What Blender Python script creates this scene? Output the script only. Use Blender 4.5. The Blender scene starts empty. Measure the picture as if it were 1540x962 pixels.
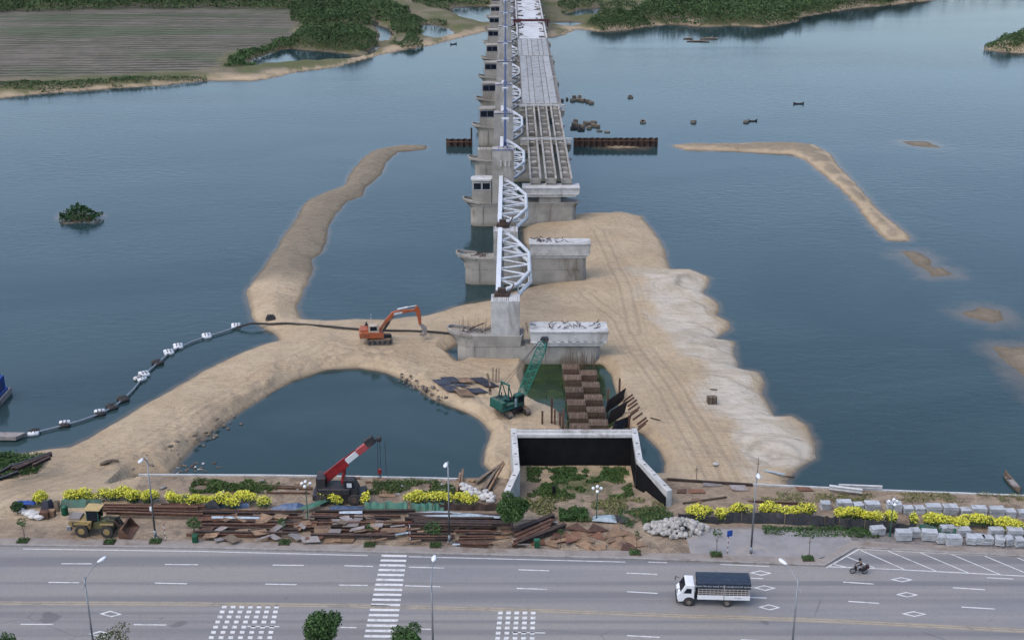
import bpy, math, random
import numpy as np
from mathutils import Vector, Matrix
R = math.radians
random.seed(7); rng = np.random.default_rng(7)
scn = bpy.context.scene; C = scn.collection
PI = math.pi
# ------------------------------------------------------------------ camera
FPX = 1920.0; PITCH = math.atan(716/FPX); CH = 73.0
cam = bpy.data.cameras.new('camera'); camo = bpy.data.objects.new('camera', cam); C.objects.link(camo)
camo.location = (0, 0, CH); camo.rotation_euler = (PI/2-PITCH, 0, 0)
cam.sensor_width = 36; cam.lens = 36*FPX/1540; cam.clip_start = 1; cam.clip_end = 6000
scn.camera = camo
# ------------------------------------------------------------------ light
SUN_EL, SUN_AZ = R(58), R(232)      # direction the light comes from: azimuth clockwise from +Y
w = bpy.data.worlds.new('World'); scn.world = w; w.use_nodes = True
nt = w.node_tree; bg = nt.nodes['Background']
sky = nt.nodes.new('ShaderNodeTexSky'); sky.sky_type = 'NISHITA'; sky.sun_disc = False
sky.sun_elevation = SUN_EL; sky.sun_rotation = SUN_AZ; sky.air_density = 1.0; sky.dust_density = 3.0; sky.ozone_density = 1.0
nt.links.new(sky.outputs[0], bg.inputs[0]); bg.inputs[1].default_value = 0.125
sl = bpy.data.lights.new('sun', 'SUN'); sl.energy = 2.9; sl.angle = R(8); sl.color = (1, .95, .87)
so = bpy.data.objects.new('sun', sl); C.objects.link(so)
sd_ = Vector((math.sin(SUN_AZ)*math.cos(SUN_EL), math.cos(SUN_AZ)*math.cos(SUN_EL), math.sin(SUN_EL)))
so.rotation_euler = sd_.to_track_quat('Z', 'Y').to_euler()
scn.view_settings.view_transform = 'Standard'; scn.view_settings.look = 'None'
scn.view_settings.gamma = 1; scn.view_settings.use_curve_mapping = False
scn.view_settings.exposure = 1.08

# ------------------------------------------------------------------ survey helpers: map points of the site plan
cP, sP = math.cos(PITCH), math.sin(PITCH)
def P(px, py, z=0.0):
    u = px-770; v = py-481
    dy = FPX*cP-v*sP; dz = -FPX*sP-v*cP; t = (z-CH)/dz
    return Vector((u*t, dy*t, z))
def Zat(py, Y):
    v = py-481
    return CH+Y*(-FPX*sP-v*cP)/(FPX*cP-v*sP)
def Xat(px, Y, z):
    return (px-770)*(Y*cP-(z-CH)*sP)/FPX
def poly(pts, z=0.0): return np.array([P(a, b, z)[:2] for a, b in pts])

# ------------------------------------------------------------------ materials
def nodes(name):
    m = bpy.data.materials.new(name); m.use_nodes = True
    n = m.node_tree; return m, n, n.nodes['Principled BSDF']
def N(n, t, **k):
    x = n.nodes.new(t)
    for a, b in k.items():
        if a.startswith('i'):
            key = a[2:]; key = int(key) if key.isdigit() else key.replace('_', ' ')
            x.inputs[key].default_value = b
        else: setattr(x, a, b)
    return x
def mixc(n, fac, a, b, mode='MIX'):
    x = n.nodes.new('ShaderNodeMix'); x.data_type = 'RGBA'; x.blend_type = mode
    for s, v in ((0, fac), (6, a), (7, b)):
        if hasattr(v, 'is_output'): n.links.new(v, x.inputs[s])
        else: x.inputs[s].default_value = v if s == 0 else (tuple(v)+(1,))[:4]
    return x.outputs[2]
def mth(n, op, a, b=None, clamp=False):
    x = n.nodes.new('ShaderNodeMath'); x.operation = op; x.use_clamp = clamp
    for s, v in ((0, a), (1, b)):
        if v is None: continue
        if hasattr(v, 'is_output'): n.links.new(v, x.inputs[s])
        else: x.inputs[s].default_value = v
    return x.outputs[0]
def mad(n, a, b, c):
    o = mth(n, 'MULTIPLY_ADD', a, b); o.node.inputs[2].default_value = c; return o
def ramp(n, src, a, b):
    x = n.nodes.new('ShaderNodeMapRange'); x.interpolation_type = 'SMOOTHSTEP'
    n.links.new(src, x.inputs[0]); x.inputs[1].default_value = a; x.inputs[2].default_value = b
    return x.outputs[0]
def noise(n, scale, vec, detail=4, rough=.6, sc=(1, 1, 1), dist=0):
    mp = n.nodes.new('ShaderNodeMapping'); mp.inputs[3].default_value = sc; n.links.new(vec, mp.inputs[0])
    x = n.nodes.new('ShaderNodeTexNoise'); x.inputs['Scale'].default_value = scale; x.inputs['Detail'].default_value = detail
    x.inputs['Roughness'].default_value = rough; x.inputs['Distortion'].default_value = dist
    n.links.new(mp.outputs[0], x.inputs['Vector']); return x.outputs['Fac']
def gpos(n): return n.nodes.new('ShaderNodeNewGeometry').outputs['Position']
MATS = {}
def mat(name, c1, c2=None, rough=.7, scale=1.2, metal=0, bump=0, var=.15, dirt=None, streak=False, spec=None):
    if name in MATS: return MATS[name]
    m, n, b = nodes(name); pos = gpos(n)
    c2 = c2 or tuple(v*.75 for v in c1)
    f = ramp(n, noise(n, scale, pos, 5), .35, .68)
    col = mixc(n, f, c1, c2)
    if dirt:
        g = noise(n, scale*.45, pos, 6, .7, (1, 1, .25) if streak else (1, 1, 1), .6)
        col = mixc(n, ramp(n, g, .5, .68), col, dirt)
    if name in ('concrete', 'dark_concrete'):
        sz = N(n, 'ShaderNodeSeparateXYZ'); n.links.new(pos, sz.inputs[0])
        lo = mth(n, 'SUBTRACT', 1.0, ramp(n, mth(n, 'ADD', sz.outputs[2], mth(n, 'MULTIPLY', noise(n, 1.2, pos, 4), 1.4)), .5, 2.0))
        col = mixc(n, mth(n, 'MULTIPLY', lo, .6), col, (.16, .135, .085))
    if var:
        oi = n.nodes.new('ShaderNodeObjectInfo').outputs['Random']
        v = mad(n, oi, 2*var, 1-var); cc = n.nodes.new('ShaderNodeCombineColor')
        for i in range(3): n.links.new(v, cc.inputs[i])
        col = mixc(n, 1.0, col, cc.outputs[0], 'MULTIPLY')
    n.links.new(col, b.inputs['Base Color'])
    b.inputs['Roughness'].default_value = rough; b.inputs['Metallic'].default_value = metal
    if spec is not None: b.inputs['Specular IOR Level'].default_value = spec
    if bump:
        bn = n.nodes.new('ShaderNodeBump'); bn.inputs['Distance'].default_value = bump
        n.links.new(noise(n, scale*3, pos, 5), bn.inputs['Height']); n.links.new(bn.outputs[0], b.inputs['Normal'])
    MATS[name] = m; return m
concrete = mat('concrete', (.38, .36, .32), (.28, .265, .235), .85, .35, bump=.05, dirt=(.16, .14, .11), streak=True, var=.08)
concrete_pale = mat('pale_concrete', (.55, .55, .53), (.43, .43, .42), .8, .9, bump=.03, dirt=(.3, .29, .27), streak=True, var=.06)
concrete_dark = mat('dark_concrete', (.22, .21, .19), (.15, .14, .125), .9, .6, dirt=(.1, .09, .08), var=.1)
slabc = mat('slab_concrete', (.38, .39, .385), (.3, .31, .31), .85, .8, dirt=(.22, .22, .21), var=.1)
white = mat('white_paint', (.6, .63, .66), (.5, .53, .56), .45, 1.5, dirt=(.42, .42, .4), var=.05)
whitec = mat('clean_white', (.7, .72, .74), (.62, .64, .66), .4, 2, var=0)
rust = mat('rust', (.13, .062, .038), (.075, .042, .03), .85, 2.5, dirt=(.2, .11, .065), var=.3, bump=.02)
rustred = mat('red_rust', (.2, .085, .045), (.12, .06, .04), .85, 1.5, dirt=(.24, .14, .08), var=.25)
rustdk = mat('dark_rust', (.065, .042, .034), (.04, .028, .024), .85, 2, dirt=(.11, .065, .045), var=.3)
plate_tan = mat('weathered_plate', (.3, .19, .11), (.2, .13, .08), .8, 1.5, dirt=(.12, .075, .05), var=.25)
greyplate = mat('grey_plate', (.3, .27, .25), (.22, .2, .19), .8, 1.5, dirt=(.18, .12, .09), var=.2)
wood = mat('old_wood', (.22, .17, .12), (.14, .105, .075), .9, 2, var=.25)
navysheet = mat('navy_sheet', (.035, .038, .055), (.025, .026, .035), .5, 2, dirt=(.09, .075, .06), var=.2)
black = mat('black_coating', (.012, .012, .013), (.008, .008, .009), .75, 1, var=0, spec=.2)
blackf = mat('black_fabric', (.03, .032, .036), (.018, .019, .022), .7, 1.5, dirt=(.08, .08, .075), var=.1)
rubber = mat('rubber', (.035, .034, .033), (.06, .055, .048), .85, 4, var=0)
orange = mat('orange_paint', (.42, .1, .035), (.33, .085, .035), .5, 2, dirt=(.22, .12, .07), var=0)
teal = mat('teal_paint', (.025, .13, .1), (.018, .085, .068), .5, 2, dirt=(.05, .055, .045), var=0)
tealdk = mat('dark_teal', (.02, .13, .1), (.015, .08, .065), .55, 2, var=0)
redp = mat('red_paint', (.3, .02, .025), (.22, .018, .02), .4, 2, dirt=(.14, .03, .03), var=0)
darkm = mat('dark_machine', (.035, .034, .04), (.02, .02, .024), .6, 3, dirt=(.09, .07, .055), var=0)
yellowp = mat('yellow_paint', (.33, .235, .085), (.26, .19, .085), .55, 2, dirt=(.2, .15, .09), var=0)
olive = mat('olive_paint', (.13, .13, .05), (.09, .09, .04), .6, 2, var=0)
blue = mat('blue_paint', (.012, .03, .12), (.01, .022, .085), .5, 2, var=0)
blueb = mat('bright_blue_paint', (.02, .08, .38), (.015, .06, .26), .5, 2, dirt=(.1, .1, .12), var=.1)
glass = mat('dark_glass', (.015, .02, .028), (.02, .028, .038), .12, 1, var=0)
galv = mat('galvanised', (.3, .32, .34), (.24, .26, .28), .45, 2, metal=.4, var=0)
lampw = mat('lamp_white', (.8, .82, .84), (.74, .76, .78), .35, 2, var=0)
greenbin = mat('green_plastic', (.015, .11, .055), (.012, .08, .04), .5, 3, var=.1)
tarpg = mat('green_tarp', (.07, .2, .14), (.05, .14, .1), .6, 2, dirt=(.11, .13, .1), var=.2)
tarpb = mat('blue_tarp', (.08, .13, .22), (.05, .08, .14), .5, 2, dirt=(.2, .22, .25), var=.2)
tarpw = mat('pale_sheet', (.42, .5, .55), (.3, .38, .43), .5, 2, dirt=(.22, .26, .28), var=.15)
sackw = mat('white_sack', (.6, .59, .56), (.45, .44, .42), .8, 2, var=.15)
stone = mat('stone', (.42, .4, .37), (.3, .29, .27), .9, 3, var=.25)
skinm = mat('skin', (.35, .2, .13), (.3, .17, .11), .6, 4, var=0)
clothdk = mat('dark_cloth', (.02, .02, .025), (.012, .012, .016), .85, 5, var=0)
clothlt = mat('light_cloth', (.4, .38, .4), (.3, .28, .3), .85, 5, var=0)
bark = mat('bark', (.14, .11, .085), (.09, .07, .055), .9, 6, var=.1)
tarpdk = mat('navy_tarp', (.02, .035, .06), (.014, .025, .045), .55, 3, dirt=(.035, .05, .07), var=0)

def leafmat(name, a, b, sc=.6, trans=.25):
    m, n, p = nodes(name); pos = gpos(n)
    f = ramp(n, noise(n, sc, pos, 4, .7), .3, .7)
    ri = n.nodes.new('ShaderNodeNewGeometry').outputs['Random Per Island']
    col = mixc(n, ri, a, b)
    col = mixc(n, mth(n, 'MULTIPLY', f, .6), col, tuple(v*1.5 for v in a))
    n.links.new(col, p.inputs['Base Color']); p.inputs['Roughness'].default_value = .65
    p.inputs['Specular IOR Level'].default_value = .25
    return m
leaf = leafmat('leaf_green', (.06, .115, .035), (.028, .068, .02))
leafdk = leafmat('leaf_dark', (.034, .08, .028), (.018, .048, .018))
leafol = leafmat('leaf_olive', (.1, .115, .05), (.05, .07, .03))
leaffar = leafmat('leaf_far', (.06, .105, .035), (.035, .068, .026), .04)
grassl = leafmat('grass_leaf', (.07, .12, .03), (.035, .07, .02))
blossom = leafmat('yellow_blossom', (.72, .68, .1), (.52, .54, .07), 1.2)
grassdry = leafmat('dry_grass', (.2, .2, .08), (.1, .12, .045))

# ------------------------------------------------------------------ mesh builder
class B:
    def __init__(s): s.v = []; s.f = []; s.m = []; s.k = 0; s.cut = []
    def add(s, vs, fs):
        o = len(s.v); s.cut.append((o, len(s.f))); s.v += [tuple(a) for a in vs]; s.f += [tuple(i+o for i in f) for f in fs]; s.m += [s.k]*len(fs); return s
    def box(s, c, d, rz=0, tap=1.0, rx=0, ry=0):   # c = centre of the base
        hx, hy, h = d[0]/2, d[1]/2, d[2]
        vs = [(-hx, -hy, 0), (hx, -hy, 0), (hx, hy, 0), (-hx, hy, 0)]
        vs += [(x*tap, y*tap, h) for x, y, _ in vs]
        M = Matrix.Rotation(rz, 3, 'Z') @ Matrix.Rotation(ry, 3, 'Y') @ Matrix.Rotation(rx, 3, 'X')
        cc = Vector(c)
        return s.add([M @ Vector(q)+cc for q in vs], [(3, 2, 1, 0), (4, 5, 6, 7), (0, 1, 5, 4), (1, 2, 6, 5), (2, 3, 7, 6), (3, 0, 4, 7)])
    def bar(s, p, q, w, h, up=(0, 0, 1)):
        p = Vector(p); q = Vector(q); d = (q-p).normalized(); u = Vector(up)
        if abs(d.dot(u)) > .98: u = Vector((0, 1, 0))
        r = d.cross(u).normalized(); u = r.cross(d)
        vs = [e+r*a*w/2+u*b*h/2 for e in (p, q) for a, b in ((-1, -1), (1, -1), (1, 1), (-1, 1))]
        return s.add(vs, [(0, 1, 2, 3), (7, 6, 5, 4), (0, 4, 5, 1), (1, 5, 6, 2), (2, 6, 7, 3), (3, 7, 4, 0)])
    def tube(s, p, q, r, r2=None, n=8, caps=True):
        p = Vector(p); q = Vector(q); r2 = r if r2 is None else r2
        d = (q-p).normalized(); u = Vector((0, 0, 1)) if abs(d.z) < .9 else Vector((1, 0, 0))
        a = d.cross(u).normalized(); b = a.cross(d)
        vs = []
        for e, rr in ((p, r), (q, r2)):
            for i in range(n):
                t = 2*PI*i/n; vs.append(e+(a*math.cos(t)+b*math.sin(t))*rr)
        fs = [(i, i+n, (i+1) % n+n, (i+1) % n) for i in range(n)]
        if caps: fs += [tuple(range(n)), tuple(range(2*n-1, n-1, -1))]
        return s.add(vs, fs)
    def path(s, pts, r, n=7):
        pts = [Vector(p) for p in pts]; vs = []
        for i, p in enumerate(pts):
            d = (pts[min(i+1, len(pts)-1)]-pts[max(i-1, 0)]).normalized()
            u = Vector((0, 0, 1)) if abs(d.z) < .9 else Vector((1, 0, 0))
            a = d.cross(u).normalized(); b = a.cross(d); rr = r[i] if isinstance(r, (list, tuple)) else r
            for k in range(n):
                t = 2*PI*k/n; vs.append(p+(a*math.cos(t)+b*math.sin(t))*rr)
        fs = [(i*n+k, i*n+n+k, i*n+n+(k+1) % n, i*n+(k+1) % n) for i in range(len(pts)-1) for k in range(n)]
        L = (len(pts)-1)*n
        return s.add(vs, fs+[tuple(range(n)), tuple(range(L+n-1, L-1, -1))])
    def loft(s, rings, caps=True):
        n = len(rings[0]); vs = [p for r in rings for p in r]
        fs = [(i*n+k, i*n+(k+1) % n, i*n+n+(k+1) % n, i*n+n+k) for i in range(len(rings)-1) for k in range(n)]
        if caps: fs += [tuple(range(n-1, -1, -1)), tuple(range((len(rings)-1)*n, len(rings)*n))]
        return s.add(vs, fs)
    def prism(s, pts, z0, z1):
        return s.loft([[(a, b, z0) for a, b in pts], [(a, b, z1) for a, b in pts]])
    def side(s, pts, y0, y1):     # profile in x-z, extruded along y
        return s.loft([[(a, y1, b) for a, b in pts], [(a, y0, b) for a, b in pts]])
    def ball(s, c, r, n=8, sq=(1, 1, 1)):
        rings = []
        for i in range(1, n//2+1):
            t = PI*i/(n//2+1)
            rings.append([(c[0]+sq[0]*r*math.sin(t)*math.cos(2*PI*k/n), c[1]+sq[1]*r*math.sin(t)*math.sin(2*PI*k/n), c[2]-sq[2]*r*math.cos(t)) for k in range(n)])
        return s.loft(rings)
    def build(s, name, mats, parent=None, smooth=False, loc=None, bevel=0):
        me = bpy.data.meshes.new(name); me.from_pydata(s.v, [], s.f)
        for m in (mats if isinstance(mats, (list, tuple)) else [mats]): me.materials.append(m)
        if any(s.m): me.polygons.foreach_set('material_index', s.m)
        if smooth: me.polygons.foreach_set('use_smooth', [True]*len(me.polygons))
        me.update()
        o = bpy.data.objects.new(name, me); C.objects.link(o)
        if parent: o.parent = parent
        if loc is not None: o.location = loc
        if bevel:
            b = o.modifiers.new('bevel', 'BEVEL'); b.width = bevel; b.segments = 1; b.limit_method = 'ANGLE'
        return o
def build_each(b, name, m, parent=None, loc=None, per=1):
    """one object for every PER consecutive pieces of the builder"""
    cuts = b.cut[::per]+[(len(b.v), len(b.f))]; out = []
    for (v0, f0), (v1, f1) in zip(cuts[:-1], cuts[1:]):
        q = B(); q.v = b.v[v0:v1]; q.f = [tuple(i-v0 for i in f) for f in b.f[f0:f1]]; q.m = [0]*len(q.f)
        out.append(q.build(name, m, parent, loc=loc))
    return out
def tag(o, label=None, cat=None, group=None, kind=None):
    if label: o['label'] = label
    if cat: o['category'] = cat
    if group: o['group'] = group
    if kind: o['kind'] = kind
    return o
def thing(name, loc, label, cat, group=None, rz=0):
    o = bpy.data.objects.new(name, None); C.objects.link(o); o.location = loc; o.rotation_euler = (0, 0, rz); o.empty_display_size = .3
    return tag(o, label, cat, group)
KIDS = {}
def copy_tree(o, parent=None):
    c = o.copy(); C.objects.link(c); c.parent = parent
    for ch in list(o.children): copy_tree(ch, c)
    return c
def npmesh(name, V, F, mats, parent=None, midx=None, smooth=False):
    V = np.asarray(V, np.float32); F = np.asarray(F, np.int32); k = F.shape[1]
    me = bpy.data.meshes.new(name); me.vertices.add(len(V)); me.vertices.foreach_set('co', V.ravel())
    me.loops.add(F.size); me.loops.foreach_set('vertex_index', F.ravel())
    me.polygons.add(len(F)); me.polygons.foreach_set('loop_start', np.arange(0, F.size, k, dtype=np.int32))
    try: me.polygons.foreach_set('loop_total', np.full(len(F), k, np.int32))
    except Exception: pass
    for m in (mats if isinstance(mats, (list, tuple)) else [mats]): me.materials.append(m)
    if midx is not None: me.polygons.foreach_set('material_index', np.asarray(midx, np.int32))
    if smooth: me.polygons.foreach_set('use_smooth', np.ones(len(F), bool))
    me.update(calc_edges=True); me.validate()
    o = bpy.data.objects.new(name, me); C.objects.link(o)
    if parent: o.parent = parent
    return o
def leafquads(cen, size, flat=.0):
    n = len(cen); a = rng.normal(size=(n, 3)); a[:, 2] *= (1-flat); a /= np.linalg.norm(a, axis=1)[:, None]
    b = rng.normal(size=(n, 3)); b -= (b*a).sum(1)[:, None]*a; b /= np.linalg.norm(b, axis=1)[:, None]
    sz = size*rng.uniform(.6, 1.3, (n, 1)); a = a*sz*.5; b = b*sz*.32
    V = np.stack([cen-a, cen+b, cen+a, cen-b], 1).reshape(-1, 3)
    return V, np.arange(4*n).reshape(n, 4)
def blobpts(n, blobs):
    """points near the surfaces of a set of ellipsoid lobes (cx,cy,cz,rx,ry,rz)"""
    bl = np.array(blobs, float); wgt = bl[:, 3]*bl[:, 4]; idx = rng.choice(len(bl), n, p=wgt/wgt.sum()); q = bl[idx]
    d = rng.normal(size=(n, 3)); d /= np.linalg.norm(d, axis=1)[:, None]
    d *= (rng.uniform(.35, 1.0, (n, 1))**.5)*rng.uniform(.85, 1.12, (n, 1))
    return q[:, :3]+d*q[:, 3:]
def vnoise(x, y, seed=0):
    r = np.random.default_rng(seed).random((256, 256))
    xi = np.floor(x).astype(int); yi = np.floor(y).astype(int); fx = x-xi; fy = y-yi
    fx = fx*fx*(3-2*fx); fy = fy*fy*(3-2*fy)
    g = lambda a, b: r[a & 255, b & 255]
    return (g(xi, yi)*(1-fx)+g(xi+1, yi)*fx)*(1-fy)+(g(xi, yi+1)*(1-fx)+g(xi+1, yi+1)*fx)*fy
def fbm(x, y, o=4, seed=0):
    t = 0; a = .5
    for i in range(o): t = t+a*(vnoise(x*2**i, y*2**i, seed+i)-.5); a *= .5
    return t
def sdist(X, Y, pg, reach=14.0):
    """signed distance to polygon, positive inside"""
    out = np.full(X.shape, -reach); x0, y0 = pg.min(0)-reach; x1, y1 = pg.max(0)+reach
    mk = (X > x0) & (X < x1) & (Y > y0) & (Y < y1); x = X[mk]; y = Y[mk]
    d2 = np.full(x.shape, 1e12); ins = np.zeros(x.shape, bool); n = len(pg)
    for i in range(n):
        ax, ay = pg[i]; bx, by = pg[(i+1) % n]; ex, ey = bx-ax, by-ay; L = ex*ex+ey*ey+1e-12
        t = np.clip(((x-ax)*ex+(y-ay)*ey)/L, 0, 1)
        d2 = np.minimum(d2, (x-ax-t*ex)**2+(y-ay-t*ey)**2)
        c = ((ay > y) != (by > y)); ins ^= c & (x < ex*(y-ay)/(ey if abs(ey) > 1e-9 else 1e-9)+ax)
    d = np.sqrt(d2); out[mk] = np.where(ins, d, -d); return out
def ldist(X, Y, pts, reach=4.0):
    out = np.full(X.shape, reach)
    for (ax, ay), (bx, by) in zip(pts[:-1], pts[1:]):
        mk = (X > min(ax, bx)-reach) & (X < max(ax, bx)+reach) & (Y > min(ay, by)-reach) & (Y < max(ay, by)+reach)
        x = X[mk]; y = Y[mk]; ex, ey = bx-ax, by-ay; L = ex*ex+ey*ey+1e-12
        t = np.clip(((x-ax)*ex+(y-ay)*ey)/L, 0, 1)
        out[mk] = np.minimum(out[mk], np.hypot(x-ax-t*ex, y-ay-t*ey))
    return out
sm = lambda t: np.clip(t, 0, 1)**2*(3-2*np.clip(t, 0, 1))

# ------------------------------------------------------------------ site plan
SAND = [(-300, 720), (-60, 694), (20, 684), (70, 676), (105, 673), (130, 661), (175, 635), (225, 605), (262, 585), (300, 561), (340, 541), (375, 526), (400, 517), (420, 513), (410, 500),
 (388, 488), (378, 478), (375, 460), (371, 435), (380, 425), (395, 405), (415, 375), (430, 350), (445, 330), (458, 305), (480, 293), (518, 279), (530, 255), (545, 238), (565, 225), (600, 219),
 (643, 219), (641, 225), (600, 228), (580, 245), (572, 265), (550, 282), (545, 295), (522, 302), (500, 330), (492, 345), (492, 365), (485, 378), (470, 390), (470, 410), (455, 440), (447, 462),
 (452, 480), (490, 483), (540, 480), (580, 481), (640, 475), (680, 463), (700, 458), (745, 450), (778, 437), (812, 428), (850, 420), (840, 400), (800, 380), (790, 366), (786, 345), (800, 335),
 (870, 322), (900, 320), (935, 319), (965, 325), (985, 350), (1000, 375), (1007, 405), (1040, 406), (1067, 417), (1064, 432), (1056, 440), (1080, 456), (1082, 468), (1078, 474), (1098, 484), (1097, 496), (1074, 509),
 (1106, 513), (1104, 528), (1110, 554), (1142, 560), (1151, 575), (1148, 592), (1164, 626), (1190, 625), (1215, 640), (1227, 665), (1225, 690), (1200, 705), (1185, 722), (1180, 745), (700, 800), (-300, 800)]
POND = [(205, 716), (255, 712), (290, 672), (345, 630), (400, 596), (440, 572), (490, 556), (540, 553), (580, 560), (620, 578), (650, 600), (690, 615), (720, 630), (738, 650), (730, 680), (728, 698),
 (752, 722), (752, 740), (200, 740)]
PIT = [(790, 546), (905, 548), (918, 562), (930, 600), (926, 640), (900, 656), (852, 655), (845, 625), (815, 612), (795, 600), (785, 575)]
POOLL = [(668, 528), (690, 516), (700, 540), (690, 547), (680, 536)]
POOLR = [(938, 640), (968, 652), (990, 675), (1000, 695), (999, 715), (940, 715)]
SPITR = [(1008, 219), (1040, 216), (1070, 217), (1110, 216), (1160, 215), (1190, 215), (1225, 218), (1250, 232), (1262, 250), (1290, 280), (1330, 325), (1355, 345), (1370, 355), (1366, 362), (1335, 362),
 (1320, 350), (1300, 325), (1285, 306), (1270, 290), (1240, 265), (1210, 240), (1190, 233), (1100, 228), (1030, 226)]
SHOALS = [[(1358, 213), (1395, 213), (1418, 223), (1370, 219)], [(1356, 378), (1375, 378), (1400, 392), (1398, 404), (1375, 398)], [(1395, 405), (1420, 403), (1431, 413), (1400, 416)],
 [(1450, 470), (1475, 462), (1500, 468), (1508, 480), (1495, 485), (1460, 477)], [(1498, 522), (1560, 520), (1700, 540), (1700, 640), (1570, 600), (1530, 560)],
 [(905, 221), (930, 213), (950, 217), (962, 222), (930, 223)]]
ISLE = [(91, 326), (110, 316), (135, 318), (152, 327), (140, 333), (100, 334)]
FARR = [(1474, 75), (1490, 66), (1540, 48), (1700, 20), (1800, 75), (1600, 82), (1510, 79)]
LAND = [(-900, 190), (-200, 165), (0, 148), (50, 142), (100, 138), (200, 131), (250, 128), (300, 122), (340, 121), (380, 121), (405, 118), (450, 108), (500, 102), (525, 96), (545, 90), (570, 84), (600, 76), (640, 70),
 (680, 60), (735, 46), (775, 52), (822, 58), (845, 54), (868, 44), (905, 48), (940, 46), (985, 39), (1010, 37), (1060, 41), (1100, 39), (1150, 41), (1195, 34), (1205, 26), (1290, 12), (1320, 10), (1380, 3), (1450, -4),
 (1600, -20), (2600, -60), (2600, -190), (-1600, -190)]
LAGOONS = [[(362, 101), (385, 88), (425, 74), (440, 74), (500, 79), (545, 84), (560, 72), (573, 70), (560, 82), (520, 90), (460, 93), (420, 96), (390, 97), (372, 102)],
 [(556, 34), (564, 28), (572, 40), (585, 42), (590, 52), (580, 64), (570, 64), (572, 50)], [(632, 40), (645, 37), (676, 43), (684, 52), (655, 58), (636, 54)],
 [(672, 14), (700, 10), (760, 10), (770, 34), (735, 36), (692, 25)], [(845, 24), (870, 14), (905, 12), (900, 22), (860, 26)], [(815, 34), (860, 32), (880, 36), (860, 40), (822, 38)]]
BANK = [(-500, 757), (-100, 749), (0, 745), (130, 735), (215, 713), (560, 716), (735, 717), (775, 719), (1003, 719), (1130, 727), (1240, 732), (1540, 744), (1900, 760)]
BK = np.array([P(a, b, 3)[:2] for a, b in BANK])
def bank_y(x): return np.interp(x, BK[:, 0], BK[:, 1])
def interp_line(pts, z):
    q = np.array([P(a, b, z)[:2] for a, b in pts]); return lambda x: np.interp(x, q[:, 0], q[:, 1])
ABX0, ABX1, ABY = 0.2, 14.9, 139.6          # retaining box of the abutment
GOBJ = None
LOBE = None
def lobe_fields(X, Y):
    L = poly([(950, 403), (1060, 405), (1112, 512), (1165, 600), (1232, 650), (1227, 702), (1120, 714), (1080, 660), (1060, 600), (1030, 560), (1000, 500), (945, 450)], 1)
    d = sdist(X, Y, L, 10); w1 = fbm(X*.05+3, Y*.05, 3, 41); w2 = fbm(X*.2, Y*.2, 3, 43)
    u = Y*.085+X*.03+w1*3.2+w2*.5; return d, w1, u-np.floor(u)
def lobe_shade(X, Y, H):  # shade along the scarps painted as dark streaks, plus faint fan rings
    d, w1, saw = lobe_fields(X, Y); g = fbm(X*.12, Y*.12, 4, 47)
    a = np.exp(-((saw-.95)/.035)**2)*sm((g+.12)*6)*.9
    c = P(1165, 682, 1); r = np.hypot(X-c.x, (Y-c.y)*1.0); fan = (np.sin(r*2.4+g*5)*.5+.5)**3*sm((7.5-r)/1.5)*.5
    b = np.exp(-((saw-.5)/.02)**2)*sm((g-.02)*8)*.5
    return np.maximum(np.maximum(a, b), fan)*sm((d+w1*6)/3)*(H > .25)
def height(X, Y):
    h = np.full(X.shape, -3.0)
    wob = fbm(X*.35, Y*.35, 4, 3)*1.6
    nz = fbm(X*.22, Y*.22, 4, 11)
    d = sdist(X, Y, poly(SAND))+wob*.5
    top = 1.0+nz*.6+.5*sm((fbm(X*.06, Y*.06, 3, 8)+.1)*3)
    h = np.where(d < 0, np.maximum(d*.5, -3), top*(1-np.exp(-d/2.6)))
    for pg in (SPITR,):
        d = sdist(X, Y, poly(pg))+wob*.7; h = np.maximum(h, np.where(d < 0, np.maximum(d*.3, -3), (1.1+nz)*(1-np.exp(-d/2.2))))
    for pg in SHOALS:
        d = sdist(X, Y, poly(pg))+wob*1.3; h = np.maximum(h, np.where(d < 0, np.maximum(d*.12, -3), .35*(1-np.exp(-d/2))))
    for pg in (ISLE, FARR, LAND):
        d = sdist(X, Y, poly(pg), 30)+wob*1.2; h = np.maximum(h, np.where(d < 0, np.maximum(d*.3, -3), (.9+nz*.6 if pg is ISLE else 1.6+nz*.6)*(1-np.exp(-d/3.5))))
    for pg, sl_, dp in ((POND, .75, 2.2), (PIT, 1.2, 2), (POOLL, .9, 1), (POOLR, .9, 1.2)):
        d = sdist(X, Y, poly(pg))+wob*.25; h = np.minimum(h, np.maximum(-d*sl_, -dp))
    d = sdist(X, Y, poly(POND)); fl = sm((d+6)/2)*sm(-d/1.0)*(h > .1)*(h < 2.4)*(X < 2)
    h = h+fl*fbm(X*.8, Y*.8, 4, 71)*.9
    for pg in LAGOONS:
        d = sdist(X, Y, poly(pg))+wob*1.5; h = np.minimum(h, np.maximum(-d*.3, -1.5))
    # wash-out lobes of the right flank: low scarps
    d, w1, saw = lobe_fields(X, Y)
    lobe = sm((d+w1*6)/4)*(h > 0)
    h = h+lobe*(.6*np.minimum(saw/.9, (1-saw)/.1)-.28)*np.clip(h/.8, 0, 1)
    # near bank
    yb = bank_y(X); xs = P(215, 713, 3)[0]
    slope = np.interp(X, [xs-4, xs+1], [.22, 7.0])
    hb = 3.0-np.maximum(0, (Y-yb)*slope)+np.where(Y < yb, nz*.12, 0)
    h = np.maximum(h, hb)
    # soil inside the abutment is lower towards the back wall
    ins = (X > ABX0-.6) & (X < ABX1+.5) & (Y < ABY+.1) & (Y > 126)
    hi = 3.0-.85*sm((Y-127)/9)+nz*.25
    h = np.where(ins, hi, h)
    return h
ROADZ = 3.0
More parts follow.
